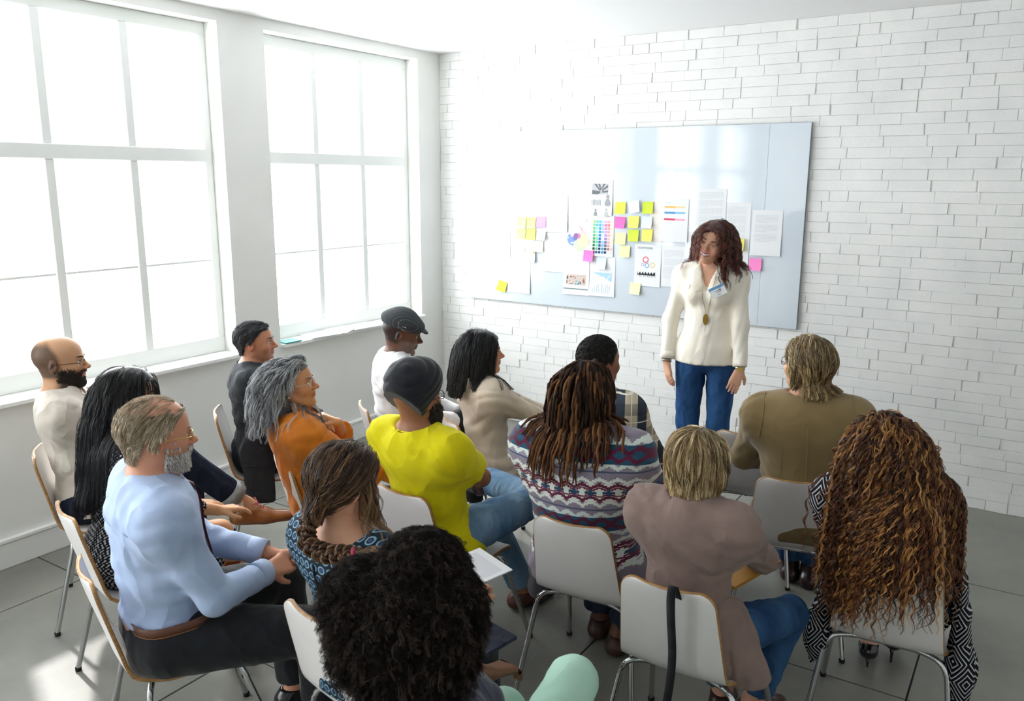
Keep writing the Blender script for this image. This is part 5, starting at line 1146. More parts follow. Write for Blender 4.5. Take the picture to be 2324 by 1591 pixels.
def p4():
    x, y = at(4); az = 42
    s = Person('man with short greying black hair in a charcoal blazer, beside the window pier', x, y, az, sc=.93, skin='b98466', lean=-3, slouch=2, hyaw=look(x, y, az, 4), hpitch=2, stubble=('4a3c34', .35), wr=(.14, .30, .66), wl=(-.1, .34, .68), kpr=(-.3, 1, 1), ar=(-.02, .46, .095), elpr=(1, -1, -.6), fat=.98)
    s.build_body()
    ck = mat('plum_check_shirt', rough=.8, fn=check('2a1c26', '6e3a4c'), spec=.2); s.top(ck, 'shirt', .010, sleeve=0, hem=0, neck='shirt'); s.collar(ck, .066, .04, roll=.4)
    bz = fab('charcoal_wool', '2e3236', '26292d', bump=.5, bscale=260, sheen=.0); jacket(s, bz); s.collar(bz, .078, .034, open_=50, roll=.5, drop=-.008, name='jacket_collar')
    s.seam([s.hip+V(.24, a, -.0+b) for a, b in ((-.10, .0), (-.02, -.005), (.09, -.01))], s.topL, .004, bz, 'pocket_flap', off=.002)
    s.trousers(fab('navy_trousers', '1a1e2a', '20253a'), 'trousers', .014, waist=-.05)
    for sd in (-1, 1): s.shoe(sd, Bk_leather, lace=M_black)
    s.eyes(brow='1a1412')
    s.coll = s.headp()
    def hv(q): return np.stack([q[:, 0]*3, -.9+0*q[:, 0], -.1-np.where(q[:, 2] > .07, 0, .6)], -1)
    def hl(p): return hairline(p, .078, .035, -.066) & ~((np.abs(p[:, 0]) > .058) & (p[:, 1] > -.04) & (p[:, 1] < .03) & (p[:, 2] < .03))
    wig(s, 'hair', ['0d0e12', '1c1e24', '70747c'], 1000, hv, 6, .0080, off=(.003, .008), grav=.2, rad=.0015, curl=.001, seed=11, zlen=.5, hl=hl, jit=.08, cling=.6, capoff=.003, bias=1.6)
p4()

# --- grey-haired woman in orange
def p5():
    x, y = at(5); x += .02; y -= .05; az = 30
    s = Person('grey-haired woman with glasses and orange blouse, hand at her chin', x, y, az, sc=.93, fem=True, skin='c98f66', lean=-22, slouch=12, hyaw=look(x, y, az, 30), hpitch=8, fat=1.1, chest=1.1,
        wr=(.20, .30, .68), wl=(.02, .19, .98), hdl=(.35, -.62, .62), hnl=(-.1, -.8, -.6), curl=.8, elpl=(-.35, 1, -.8), elpr=(1, .2, -1), ar=(.10, .45, .095), al=(-.1, .47, .095))
    hh = s.hl((0.012, .10, -.150)); e, w = ik(s.sh[-1], hh+V(.0, .085, -.055), .275*s.sc, .245*s.sc, (-.25, 1, -.6)); s.el[-1], s.wr[-1] = e, w; s.hd[-1] = nrm((s.hl((0, .045, -.115))+V(0, 0, -.0))-w); s.hn[-1] = nrm(V(0, -.35, -1)-s.hd[-1]*(V(0, -.35, -1)@s.hd[-1]))
    s.build_body()
    og = fab('orange_blouse_cloth', 'd07a22', 'c06c1a', rough=.6, fold=.6, fscale=7, bump=.15, sheen=.1); s.top(og, 'blouse', .020, sleeve={-1: 1.25, 1: 1.55}, flare=.018, hem=-.08, neck='crew', fold=.006, seed=4, hemr=.01, neckr=1.05, si=.022)
    N = 26; Q = np.array([s.neck+s.T2@V(.075*sin(t), .012+.085*cos(t), -.012-.03*cos(t)) for t in np.linspace(-2.4, 2.4, N)]); s.seam(Q, s.topL, .0032, og, 'neck_trim', off=.002)
    for k in range(3): s.seam([q+s.T2@V(.12*(q[0]), .012*k+.01, -.012*k-.01) for q in Q[6:-6]], s.topL, .0014, mat('orange_thread', 'b5641a', .8), 'embroidery', off=.001)
    s.trousers(fab('navy_cotton', '181c2a', '1d2233'), 'trousers', .014, waist=-.02)
    for sd in (-1, 1): s.shoe(sd, Bk_leather)
    s.eyes(brow='6a6460'); s.glasses(mat('clear_frame', 'c9b8b0', .2), rim=.001)
    v, f = surf([El(s.hl((.085, -.005, -.04)), (.004, .006, .006))], .002); part('earring', v, f, M_steel, s.root, True)
    s.coll = s.headp()+s.torso(.022)+s.arm(1, .02)
    def hl(p): return hairline(p, .076, .03, -.075) & ~((np.abs(p[:, 0]) > .05) & (p[:, 1] > -.03) & (p[:, 2] < .022))
    def hv(q): sx = np.sign(q[:, 0]); return np.stack([sx*.2, -.9-0*sx, .05+0*sx], -1)
    wig(s, 'hair', ['3c3d42', '8c8e92', 'dcdedf'], 750, hv, 14, .0165, gback=.08, mass=[Cn(s.hl((0, -.045, .02)), s.hl((0, -.045, .0))+V(0, -.01, -.13), .080, .074, .04, flat=(s.H[:, 1], 1.15))], off=(.004, .013), grav=[.1]*3+[.8]*30, rad=.0021, curl=.006, wl=.10, seed=12, hl=hl, jit=.07, capoff=.010, lenj=.3, stiff=1.0)
p5()

# --- man in flat cap
def pin(nt): x, y, z = coords(nt); return mixc(nt, ((x*75).fr() < .12), '3c4043', '63676a')
def p6():
    x, y = at(6); az = 40
    s = Person('man in a pinstriped flat cap and white shirt, looking down', x, y, az, sc=.99, skin='63402e', lip='4a2c28', lean=-6, slouch=6, hyaw=look(x, y, az, 6), hpitch=-14, stubble=('9a9088', .30), scalp=('15110f', .85, lambda x, y, z: smooth(.0-y, 0, .02)*smooth(z+.06, 0, .02)),
        wr=(.10, .34, .68), wl=(-.05, .36, .68), ar=(.0, .62, .40), kpr=(.3, .6, 1), al=(-.1, .45, .095), fr=(.1, 1, -.2))
    s.build_body()
    wh = fab('white_shirt_cloth', 'e6e6e8', 'dddde0', rough=.7, fold=.5, fscale=8, bump=.1); s.top(wh, 'shirt', .020, sleeve=1.9, hem=-.06, neck='shirt', fold=.0055, seed=5, hemr=.005); s.collar(wh, .068, .042, open_=42)
    s.trousers(K_black, 'trousers', .014, waist=-.02)
    for sd in (-1, 1): s.shoe(sd, Bk_leather, lace=M_black)
    s.eyes(brow='15100e', shut=.8)
    cp = mat('pinstripe_wool', rough=.85, fn=pin, spec=.2, bump=.4, bscale=300)
    h, g = s.hl, s.hs; M2 = s.H@rotm((1, 0, 0), -6)
    L = [El(h((0, -.012, .064)), V(.092, .118, .050)*g, M2), El(h((0, .03, .066)), V(.088, .085, .034)*g, M2, .03), Cn(h((0, -.01, .035)), h((0, -.012, .055)), .088, .09, .02, flat=(s.H[:, 1], .86))]
    v, f = surf(L, .006, post=[(h((0, 0, .030)), -(s.H@nrm(V(0, .12, 1))))]); c = part('flat_cap', v, f, cp, s.root, True)
    L = [El(h((0, .088, .050)), V(.068, .058, .012)*g, s.H@rotm((1, 0, 0), -20))]; v, f = surf(L, .005); part('cap_brim', v, f, cp, c, True)
    tube('cap_strap', s.hl_all(np.array([(.091, .03, .047), (.0935, 0, .045), (.091, -.03, .044)])), .0055, cp, c, 6)
    bk = [(.097, -.006, .052), (.097, .012, .053), (.097, .012, .038), (.097, -.006, .037)]; tube('cap_buckle', s.hl_all(np.array(bk)), .0014, M_steel, c, 6, closed=True)
    for yy in (-.03, .012): v, f = surf([El(h((.0955-abs(yy)*.05, yy, .068)), (.003, .003, .003))], .0015); part('eyelet', v, f, M_steel, c, True)
p6()
# --- woman in beige sweater, black bob
def p7():
    x, y = at(7); x += .06; y -= .05; az = 30
    s = Person('woman with a straight black bob and beige sweater, in profile by the brick wall', x, y, az, sc=.93, fem=True, skin='c98c6a', lip='a8505c', lean=-7, hyaw=look(x, y, az, 22), hpitch=2, wr=(.14, .50, .66), wl=(-.06, .50, .70), curl=.4, elpr=(.6, -1, -1), elpl=(-.6, -1, -1), ar=(.12, .42, .095), al=(-.08, .44, .095))
    s.build_body()
    be = fab('beige_knit', 'd2c4b2', 'c8baa8', fold=.5, fscale=8, bump=.5, bscale=350); s.top(be, 'sweater', .020, sleeve=1.93, hem=-.12, fold=.005, seed=6, hemr=.006, flare=-.003)
    0 and s.seam([s.el[1]*.45+s.sh[1]*.55+V(cos(t)*.0, .09*cos(t), .09*sin(t)) for t in np.linspace(0, 2*pi, 16)], s.arm(1, .020), .0016, be, 'drop_shoulder_seam', off=.001)
    s.trousers(D_dark if False else denim('indigo_denim', '16233f', '22355c'), 'jeans', .010, waist=-.06)
    c = s.chest+s.T2@V(.06, .16, .03); d = ev(s.topL, c[None])[0]; g = grad(s.topL, c[None])[0]; c = c-g*(d-.006); F = axes(g, V(.2, 0, 1))
    part('name_badge', [c+F@V(a, y_, b) for y_ in (.002, 0) for a, b in ((-.042, -.028), (.042, -.028), (.042, .028), (-.042, .028))], [(0, 1, 2, 3), (7, 6, 5, 4), (0, 4, 5, 1), (1, 5, 6, 2), (2, 6, 7, 3), (3, 7, 4, 0)], M_paper, s.root)
    for sd in (-1, 1): s.shoe(sd, Bk_leather)
    s.eyes(brow='120e0c')
    s.coll = s.headp()+s.torso(.024)+s.arm(1, .024)+s.arm(-1, .024)+[El(s.hl((0, .08, -.03)), V(.070, .06, .10)*s.hs, s.H)]
    def hv(q): sx = np.sign(q[:, 0]); return np.stack([sx*.75, -.25-.5*(q[:, 1] < -.03), -.25+0*sx], -1)
    wig(s, 'hair', ['060609', '0e0e13', '26242b'], 700, hv, 15, .0148, gback=.15, mass=[Cn(s.hl((0, -.025, .03)), s.hl((0, -.045, -.09)), .080, .076, .03, flat=(s.H[:, 1], 1.1))], off=(.004, .010), grav=[.15]*3+[.9]*30, rad=.0020, curl=.0, seed=13, jit=.015, capoff=.010, lenj=.04, bias=1.8, taper=.8)
p7()

# --- man in turban and yellow T-shirt
def p8():
    x, y = at(8); az = 4
    s = Person('man in a black turban and bright yellow T-shirt with folded arms', x, y, az, sc=.96, hs=1.03, skin='9c6a4c', lean=-17, slouch=6, hyaw=look(x, y, az, -4), fat=1.08, chest=1.05,
        wr=(-.08, .22, .84), wl=(-.03, .23, .80), hdr=(-1, .2, .1), hdl=(1, -.1, .1), hnr=(0, -1, -.2), hnl=(0, -1, 0), curl=.4, elpr=(1, .2, -.8), elpl=(-1, .2, -.8),
        ar=(-.14, .50, .60), kpr=(1, .6, .25), fr=(-.8, .6, -.1), fur=(.5, .8, .3), al=(.06, .53, .095), fl=(.25, 1, 0))
    s.build_body()
    ye = fab('yellow_jersey', 'e3d817', 'd9cc10', fold=.55, fscale=8, bump=.2, sheen=.05); s.top(ye, 't_shirt', .020, sleeve=.66, flare=.020, hem=-.10, fold=.005, seed=7, hemr=.012)
    N = 24; s.seam([s.neck+s.T2@V(.066*sin(t), -.01+.07*cos(t), .008-.02*cos(t)) for t in np.linspace(-pi, pi, N)], s.topL, .0028, ye, 'neck_rib', off=.001)
    s.trousers(D_light, 'jeans', .016, (1.93, 1.93), .003, waist=-.06)
    s.shoe(-1, mat('russet_leather', '4c2a20', .35, col2='5e3528', nscale=10), lace=M_black, sock=mat('black_sock', '17171a', .9)); s.shoe(1, mat('russet_leather'), sock=mat('black_sock'))
    s.eyes(brow='120e0c', sides=(1,)); s.glasses(mat('dark_red_frame', '3a1216', .3), rim=.0018)
    tb = mat('black_turban_cloth', '15171d', .75, spec=.25, sheen=.2, col2='1b1e26', nscale=6, bump=.3, bscale=300)
    h, g = s.hl, s.hs; L = [El(h((0, -.022, .070)), V(.098, .122, .098)*g, s.H@rotm((1, 0, 0), -18)), El(h((0, -.060, .0)), V(.088, .078, .088)*g, s.H, .04), El(h((0, .035, .095)), V(.07, .06, .055)*g, s.H, .04)]
    def wrap(P):
        q = (P-s.hc)@s.H; a = np.arctan2(q[:, :, 0] if q.ndim == 3 else q[:, 0], (q[..., 2]-.02)+.6*q[..., 1]); u = q[..., 1]*-.55+q[..., 2]*.9+np.abs(q[..., 0])*.55
        return -.0042*np.abs(np.sin(u*95))
    v, f = surf(L, .0048, disp=wrap, post=[(h((0, -.03, -.062)), -(s.H@nrm(V(0, .72, .70))))]); part('turban', v, f, tb, s.root, True)
    for k in range(0):
        s.seam([h((-.09+.018*k+.14*t, -.075-.05*sin(t*3), -.01+.13*t**.8)) for t in np.linspace(0, 1, 14)], L, .0035, tb, 'turban_fold', off=.001)
    r = np.random.default_rng(16); q = np.stack([r.uniform(-.08, .08, 3600), r.uniform(-.01, .11, 3600), r.uniform(-.13, -.02, 3600)], -1); Pq = s.hl_all(q); hp = s.headp()
    for _ in range(4): d = ev(hp, Pq); Pq = Pq-grad(hp, Pq)*d[:, None]
    q = s.hinv(Pq); ok = (q[:, 1] > -.0) & (q[:, 2] > -.12) & ~((np.abs(q[:, 0]) < .022) & (np.abs(q[:, 2]+.056) < .010)) & ~((q[:, 2] > -.045) & (np.abs(q[:, 0]) < .066) & ~((np.abs(q[:, 0]) < .03) & (q[:, 2] < -.034)))
    Pq = Pq[ok]; g_ = grad(hp, Pq); w2 = V(0, .25, -1); v0 = g_+w2*.5; v0 /= np.linalg.norm(v0, axis=1, keepdims=True); le = r.uniform(.015, .034, len(Pq))[:, None]
    pth = np.stack([Pq, Pq+v0*le*.5, Pq+v0*le*.6+w2*le*.6], 1); hairobj('beard', [strands(pth, np.array([[.0016, .0015, .0005]])+np.zeros((len(Pq), 1)), lerpc(['0b0908', '2a1e18'], r.random(len(Pq))), mult=2, spread=2, thin=.7)], s.root)
p8()

# --- woman with braid
def rings(nt):
    x, y, z = coords(nt); s_ = 1/.030; v = z*s_+y*s_*.3; row = v.fl().mod(2); u = x*s_+row*.5; a = u.fr()-.5; b = v.fr()-.5; r = (a*a+b*b).sq()
    c = mixc(nt, r < .17, '1b2735', '3a4a78'); f = (r > .27)*(r < .40); return mixc(nt, f, c, '7fa8bd')
def p9():
    x, y = at(9); y -= .03; az = 6
    s = Person('woman with a loose brown braid and a navy blouse patterned with pale blue rings', x, y, az, sc=.94, fem=True, skin='d9a384', lean=-9, hyaw=look(x, y, az, 16), hpitch=-10, wr=(.12, .36, .68), wl=(-.12, .36, .68), al=(-.1, .44, .095), ar=(.1, .44, .095), shw=1.0)
    s.build_body()
    rg = mat('ring_print_blouse', rough=.7, fn=rings, spec=.2, bump=.2, bscale=300, fold=.5, fscale=9); s.top(rg, 'blouse', .015, sleeve=.80, flare=.012, hem=-.1, neck='wide', fold=.004, seed=8)
    s.seam([s.neck+s.T2@V(.004*sin(k), -.14, -.05-.035*k) for k in range(9)], s.topL, .003, mat('navy_cotton_placket', '1b2735', .8), 'back_placket', off=.001)
    s.trousers(fab('charcoal_trousers', '202329', '262a31'), 'trousers', .012)
    for sd in (-1, 1): s.shoe(sd, Bk_leather)
    s.eyes(brow='3a2a1e', sides=(1,))
    cols = ['2a1b12', '553a26', '9a7450']; s.coll = s.headp()+s.torso(.02)
    tie = s.hl((.012, -.105, -.085))
    def hl(p): return hairline(p, .074, .03, -.08)
    q = s.scalp_pts(900, 17, hl); r = np.random.default_rng(17); P0 = s.hl_all(q*1.05); n = 15; out = []
    g = s.headp()
    for i, t in enumerate(np.linspace(0, 1, n)):
        tt = t; tgt = tie+r.normal(size=(len(q), 3))*.0 
        if i == 0: jt = r.normal(size=(len(q), 3))*.011
        Pm = P0*(1-tt)+(tie+jt)*tt; d = ev(g, Pm); G0 = grad(g, Pm); off = .004+.016*(np.random.default_rng(3).random(len(q))); Pm = Pm+G0*np.maximum(off-d, 0)[:, None]*(1 if t < .98 else 0); out.append(Pm)
    pth = np.stack(out, 1); m = n
    # smooth
    for _ in range(2): pth[:, 1:-1] = (pth[:, :-2]+pth[:, 1:-1]*2+pth[:, 2:])/4
    R2 = .0021*r.uniform(.6, 1.3, len(q))[:, None]*np.ones((1, m)); t = r.random(len(q))**1.3
    parts_ = [strands(pth, R2, lerpc(cols, t)), s.cap(cols, .008, hl)]
    # loose face-framing strands on the right
    qs = np.array([(r.uniform(.05, .078), r.uniform(.0, .05), r.uniform(.0, .06)) for _ in range(45)]); pl = drape(s.hl_all(qs*1.06), np.tile(V(.3, .1, -1.), (45, 1)), 13, .016, s.coll, .006, .5, curl=.006, wl=.1, seed=3, jit=.2)
    parts_.append(strands(pl, np.full((45, 13), .0012)*np.linspace(1, .4, 13)[None], lerpc(['553a26', 'b8946a'], r.random(45))))
    hairobj('hair', parts_, s.root)
    # braid: three interwoven bundles curving over the back to the right shoulder
    ax_ = crom([tie+V(0, .01, .015), tie+V(0, -.02, -.03), tie+V(.015, -.03, -.06), tie+V(.055, -.02, -.080), tie+V(.10, .01, -.085), tie+V(.145, .04, -.082)], 8)
    for _ in range(2): d = ev(s.coll, ax_); ax_ = ax_+grad(s.coll, ax_)*np.maximum(.020-d, 0)[:, None]
    M_ = len(ax_); T = np.gradient(ax_, axis=0); T /= np.linalg.norm(T, axis=1)[:, None]; nn = grad(s.coll, ax_); bb = np.cross(T, nn); ss = np.r_[0, np.cumsum(np.linalg.norm(np.diff(ax_, axis=0), axis=1))]
    L = []
    for k in range(3):
        ph = k*2*pi/3; cen = ax_+bb*(.015*np.sin(ss*85+ph))[:, None]+nn*(.008*np.sin(2*(ss*85+ph)))[:, None]
        for j in range(46):
            a = r.uniform(0, 2*pi); rr = .0125*math.sqrt(r.random())*np.interp(np.linspace(0, 1, M_), [0, .7, 1], [1.1, 1, .6]); L.append(cen+bb*(rr*cos(a))[:, None]+nn*(rr*sin(a))[:, None])
    end = ax_[-1]; tl = []
    for j in range(110):
        d0 = nrm(V(.9, .15, -.08)+r.normal(size=3)*.16); tl.append(np.array([end+r.normal(size=3)*.006+d0*.105*t_*r.uniform(.8, 1.2) for t_ in np.linspace(-.1, 1, 8)]))
    hairobj('braid', [strands(np.array(L), np.full((len(L), M_), .0022), lerpc(cols, r.random(len(L))**1.2), mult=4, spread=1.5, thin=.45), strands(np.array(tl), np.full((110, 8), .0018)*np.linspace(1, .5, 8)[None], lerpc(['4a3220', 'b08a5c'], r.random(110)), mult=5)], s.root)
    s.band('hair_elastic', end-T[-1]*.004, end+T[-1]*.05, .0125, .005, mat('magenta_elastic', 'b01c5c', .7), .004)
    return s
P9 = p9()

# --- woman with big curly hair, mint trousers
def p10():
    x, y = at(10, .05); x += .03; az = -6
    s = Person('woman in the foreground with voluminous curly black hair, navy sleeveless top and mint trousers', x, y, az, sc=.97, fem=True, skin='6e4632', lean=-20, side=-3, hyaw=-18, hpitch=-4, twist=14, wr=(-.08, .20, .66), wl=(-.12, .32, .68), shw=1.08,
        elpr=(1, -.3, -1), elpl=(-1, -.3, -1), ar=(-.05, .68, .42), kpr=(.45, -.1, 1), fr=(-.3, 1, .15), al=(-.12, .46, .095))
    s.build_body()
    nv = fab('navy_sleeveless', '252c3c', '2b3346', rough=.6); L = s.torso(.012); L = s.topL = L+[Cn(s.neck+s.T2@V(0, .0, .0), s.neck+s.T2@V(0, .0, .12), .085, .15, .01, op='s')]+[El(s.sh[q]+s.T2@V(q*.052, 0, .0), (.052, .075, .085), s.T2, .01, op='s') for q in (-1, 1)]
    s.garment('sleeveless_top', L, nv, .009, folds(.003, 14, 2))
    s.trousers(mat('mint_cotton', 'b4d9c8', .75, spec=.2, col2='a8cfbd', nscale=6, bump=.2, bscale=300, fold=.3, fscale=8), 'trousers', .014, (1.93, 1.93), .002, straight=False, waist=.0)
    for sd in (-1, 1): s.shoe(sd, Bk_leather)
    s.eyes(brow='100c0a')
    cols = ['0e0c0b', '221c1a', '4e443f']; h, g = s.hl, s.hs
    blobs = [((.0, -.02, .03), (.115, .12, .10)), ((.03, .0, .105), (.095, .09, .075)), ((-.095, -.03, .03), (.085, .10, .09)), ((.085, -.02, .01), (.085, .10, .12)), ((0, -.06, -.02), (.15, .10, .13)), ((-.07, -.05, -.06), (.09, .09, .09)), ((.07, -.05, -.07), (.09, .09, .10)), ((0, -.07, -.11), (.09, .07, .08))]
    L = [El(h(c), V(*r_)*g*.93, s.H, .02) for c, r_ in blobs]
    def fuzz(P): return .006*np.sin(P[..., 0]*90+3*np.sin(P[..., 2]*50))*np.sin(P[..., 2]*95+2*np.sin(P[..., 1]*60))*np.sin(P[..., 1]*80+1)
    v, f = surf(L, .0075, disp=fuzz, cut=lambda P: ~((s.hinv(P)[:, 1] > .075) & (np.abs(s.hinv(P)[:, 0]) < .06)))
    base = (v, f, np.tile(np.array(lin(cols[0])[:3]), (len(v), 1)))
    r = np.random.default_rng(20); N = 8000; ix = r.integers(0, len(v), N); P = v[ix]; G0 = grad(L, P); m = 9; T0 = np.cross(G0, r.normal(size=(N, 3))); T0 /= np.linalg.norm(T0, axis=1)[:, None]; B0 = np.cross(G0, T0)
    t = np.linspace(0, 1, m)[None, :, None]; ln = r.uniform(.012, .040, N)[:, None, None]; a = t*2*pi*r.uniform(.6, 1.4, N)[:, None, None]+r.uniform(0, 6, N)[:, None, None]; rad = r.uniform(.003, .008, N)[:, None, None]
    drop = V(0, 0, -.55)[None, None]*ln*t*t
    pth = P[:, None]-G0[:, None]*.008+G0[:, None]*ln*t*.7+T0[:, None]*(rad*np.cos(a)+ln*t*.35)+B0[:, None]*rad*np.sin(a)+drop
    hairobj('hair', [strands(pth, np.full((N, m), .0012)*np.linspace(1.1, .5, m)[None], lerpc(cols, r.random(N)**1.5), mult=6, spread=6.5, thin=.36), base], s.root, mat('afro_hair', rough=.85, spec=.12, vcol=True))
    return s
P10 = p10()

# --- man in plaid
def plaid(nt):
    x, y, z = coords(nt); s_ = 9.0; a = (x*s_+y*s_*.6).fr(); b = (z*s_).fr(); c = mixc(nt, (a < .42), 'cbbfa6', '3c4450'); c2 = mixc(nt, (b < .42), c, '2c3440'); f = ((a-.72).ab() < .02).mx((b-.72).ab() < .02)
    n = nt.nodes.new('ShaderNodeMix'); n.data_type = 'RGBA'; n.inputs[0].default_value = .5; nt.links.new(c, n.inputs[6]); nt.links.new(c2, n.inputs[7]); return mixc(nt, f, n.outputs[2], 'efe9dc')
def p11():
    x, y = at(11); az = 6
    s = Person('man with short cropped black hair and plaid shirt, half hidden behind the dreadlocks', x, y, az, sc=.99, skin='8a5a40', hyaw=look(x, y, az, 14), wr=(.12, .36, .68), wl=(-.12, .36, .68), ar=(.28, .74, .095), kpr=(.5, 1, .8), scalp=('0f0c0b', .95, lambda x, y, z: smooth(z-np.interp(np.abs(np.arctan2(x, y+.014)), [0, .7, 1.15, 1.5, 1.75, 2.3, pi], [.07, .064, .04, 0, .02, -.045, -.072]), -.002, .006)))
    s.build_body()
    pl = mat('plaid_flannel', rough=.85, fn=plaid, spec=.15, bump=.3, bscale=300, fold=.4, fscale=9); s.top(pl, 'plaid_shirt', .020, sleeve=1.9, hem=-.08, neck='shirt', fold=.004, seed=9); s.collar(pl, .068, .036)
    s.trousers(denim('indigo_denim', '16233f', '22355c'), 'jeans', .014)
    for sd in (-1, 1): s.shoe(sd, Br_leather, lace=M_black)
    s.eyes(brow='120e0c', sides=(1,)); s.coll = s.headp()
    def hl(p): return hairline(p, .076, .036, -.072)
    v, f = surf([El(s.hl((0, -.014, .034)), V(.0845, .1055, .0935)*s.hs, s.H)], .0045, disp=lambda P: .0012*np.sin(P[..., 0]*700)*np.sin(P[..., 1]*640+1)*np.sin(P[..., 2]*680), cut=lambda P: hl(s.hinv(P)))
    q = s.scalp_pts(3000, 21, hl); P = s.hl_all(q*1.06); r = np.random.default_rng(2); G0 = grad(s.coll, P); d = r.normal(size=P.shape)*.5+G0; d /= np.linalg.norm(d, axis=1)[:, None]; e = np.cross(d, G0)*.003
    pth = np.stack([P, P+d*.003+e, P+d*.005-e*.4], 1); hairobj('hair', [strands(pth, np.full((3000, 3), .0007), lerpc(['0a0808', '1e1815'], r.random(3000)), mult=2, spread=5, thin=1), (v, f, np.tile(np.array(lin('0c0a09')[:3]), (len(v), 1)))], s.root, mat('curly_hair', rough=.55, spec=.35, vcol=True))
p11()

# --- man with dreadlocks, patterned fleece
def fleece(nt):
    x, y, z = coords(nt)
    # rows of stepped diamonds; v runs down the back, u across
    cell = .058; st = cell/8
    def stepped(q, k): return ((q*(1/st)).fl())*st
    u0 = (x*(1/cell)).fr()-.5; zi = z
    def band(zc, hh): return (zi-zc).ab()*(1/hh)
    qa = ((u0.ab()*8).fl())*(1/8)*2                       # 0..1 stepped distance from the cell centre
    base = '8a8092'
    c = mixc(nt, noise(nt, 60, 2), base, '9b93a3')
    def zig(c, zc, amp, th, col, ph=0.0):
        ub = ((x*(1/cell)+ph).fr()-.5).ab(); q = ((ub*2*6).fl())*(amp/6)
        zz = (((zi-zc)*(1/.0052)).fl())*.0052; d = (zz-q+amp*.5).ab(); return mixc(nt, d < th, c, col)
    def dia(c, zc, w, hh, col, ph=0.0):
        ub = ((x*(1/cell)+ph).fr()-.5).ab(); zz = (((zi-zc).ab()*(1/.005)).fl())*.005; d = ub*(1/w)+zz*(1/hh); return mixc(nt, d < 1, c, col)
    def row(c, zc):
        c = zig(c, zc+.045, .020, .007, 'e6ece4'); c = zig(c, zc-.045, .020, .007, 'e6ece4', .5)
        c = mixc(nt, (zi-zc).ab() < .036, c, 'e2e8e0')
        c = zig(c, zc+.024, .018, .007, '6a2440'); c = zig(c, zc-.024, .018, .007, '6a2440', .5)
        c = zig(c, zc+.012, .012, .0035, '6a2440'); c = zig(c, zc-.012, .012, .0035, '6a2440', .5)
        c = dia(c, zc, .16, .013, '2c4a66'); c = dia(c, zc, .34, .004, '2c4a66'); c = dia(c, zc, .05, .02, '2c4a66'); return c
    def dark(c, zc, h1):
        c = zig(c, zc+h1, .016, .008, 'd9e4de'); c = zig(c, zc-h1, .016, .008, 'd9e4de', .5)
        c = mixc(nt, (zi-zc).ab() < h1-.008, c, '27506a'); c = zig(c, zc+h1*.35, .02, .008, '5c1f3a'); c = zig(c, zc-h1*.35, .02, .008, '5c1f3a', .5); return c
    c = row(c, .905); c = dark(c, .775, .036); c = dark(c, 1.045, .040); c = row(c, .655)
    for zl in (.985, .835): c = mixc(nt, (zi-zl).ab() < .003, c, '4c5a76')
    return c
def p12():
    x, y = at(12); x -= .03; az = -4
    s = Person('heavy-set man with long brown dreadlocks and a patterned fleece jacket', x, y, az, sc=1.03, skin='6a4430', lean=-5, slouch=5, side=-3, hyaw=2, hpitch=-10, fat=1.2, chest=1.28, shw=1.12, wr=(.10, .40, .70), wl=(-.14, .38, .70), elpr=(1, -.1, -.8), elpl=(-1, -.1, -.8), ar=(.03, .33, .095), al=(-.1, .42, .095), kpr=(.5, 1, .4))
    s.build_body()
    fm = mat('patterned_fleece', rough=.95, fn=fleece, spec=.1, sheen=.3, bump=.5, bscale=240, bdist=.002); s.top(fm, 'fleece_jacket', .030, sleeve=1.92, hem=-.12, fold=.004, seed=10, hemr=.0, si=.022)
    L = [Cn(s.hip+V(-.20, .05, .05), s.hip+V(-.25, .12, -.17), .05, .045, .04, flat=(V(1, 0, 0), 1.5)), El(s.hip+V(-.25, .10, -.13), (.04, .07, .06))]; s.garment('jacket_hem', L, fm, .009, folds(.006, 20, 3))
    L = [El(s.hip+V(-.245, .07, -.19), (.035, .06, .06))]; s.garment('jacket_lining', L, fab('grey_lining', '77727c', '6c6872'), .009)
    s.trousers(denim('faded_dark_denim', '222a38', '3a475a'), 'jeans', .020, (1.93, 1.93), .004, waist=-.05, flare=.008)
    for sd in (-1, 1): s.shoe(sd, Dk_leather, lace=M_black)
    s.coll = s.headp()+s.torso(.032)+s.arm(1, .025)+s.arm(-1, .025)
    def hv(q): sx = np.sign(q[:, 0]+.001); return np.stack([q[:, 0]*9, -.35-0*sx-(q[:, 1] < 0)*.4, -.25+0*sx], -1)
    cols = ['1a0f0b', '3a2416', '7c5430']; r = np.random.default_rng(22); n = 170; q = s.scalp_pts(n, 22, lambda p: hairline(p, .072, .03, -.06)); m = 21
    pth = drape(s.hl_all(q*1.04), hv(q)@s.H.T, m, .0155*r.uniform(.8, 1.12, n), s.coll, r.uniform(.008, .020, n), [.2]*3+[1.2]*30, curl=.003, wl=.08, seed=6, jit=.04)
    kn = 1+.14*np.sin(np.arange(m)[None]*2.4+r.uniform(0, 6, n)[:, None]); R2 = r.uniform(.0042, .0068, n)[:, None]*kn*np.interp(np.arange(m), [0, m-4, m-1], [1, .9, .45])[None]
    c = lerpc(cols, r.random(n)**1.6); v, f, cc = strands(pth, R2, c, 6)
    lig = np.clip((np.tile(np.repeat(np.linspace(0, 1, m), 6), n)-.45)*1.2, 0, .8)[:, None]; cc = cc*(1-lig*.6)+np.array(lin('6b4426')[:3])*lig*.6
    vv, ff, c3 = s.cap(cols, .010); o = hairobj('dreadlocks', [(v, f, cc), (vv, ff, c3)], s.root, mat('dread_hair', rough=.8, spec=.2, vcol=True, bump=.8, bscale=300, bdist=.002))
p12()

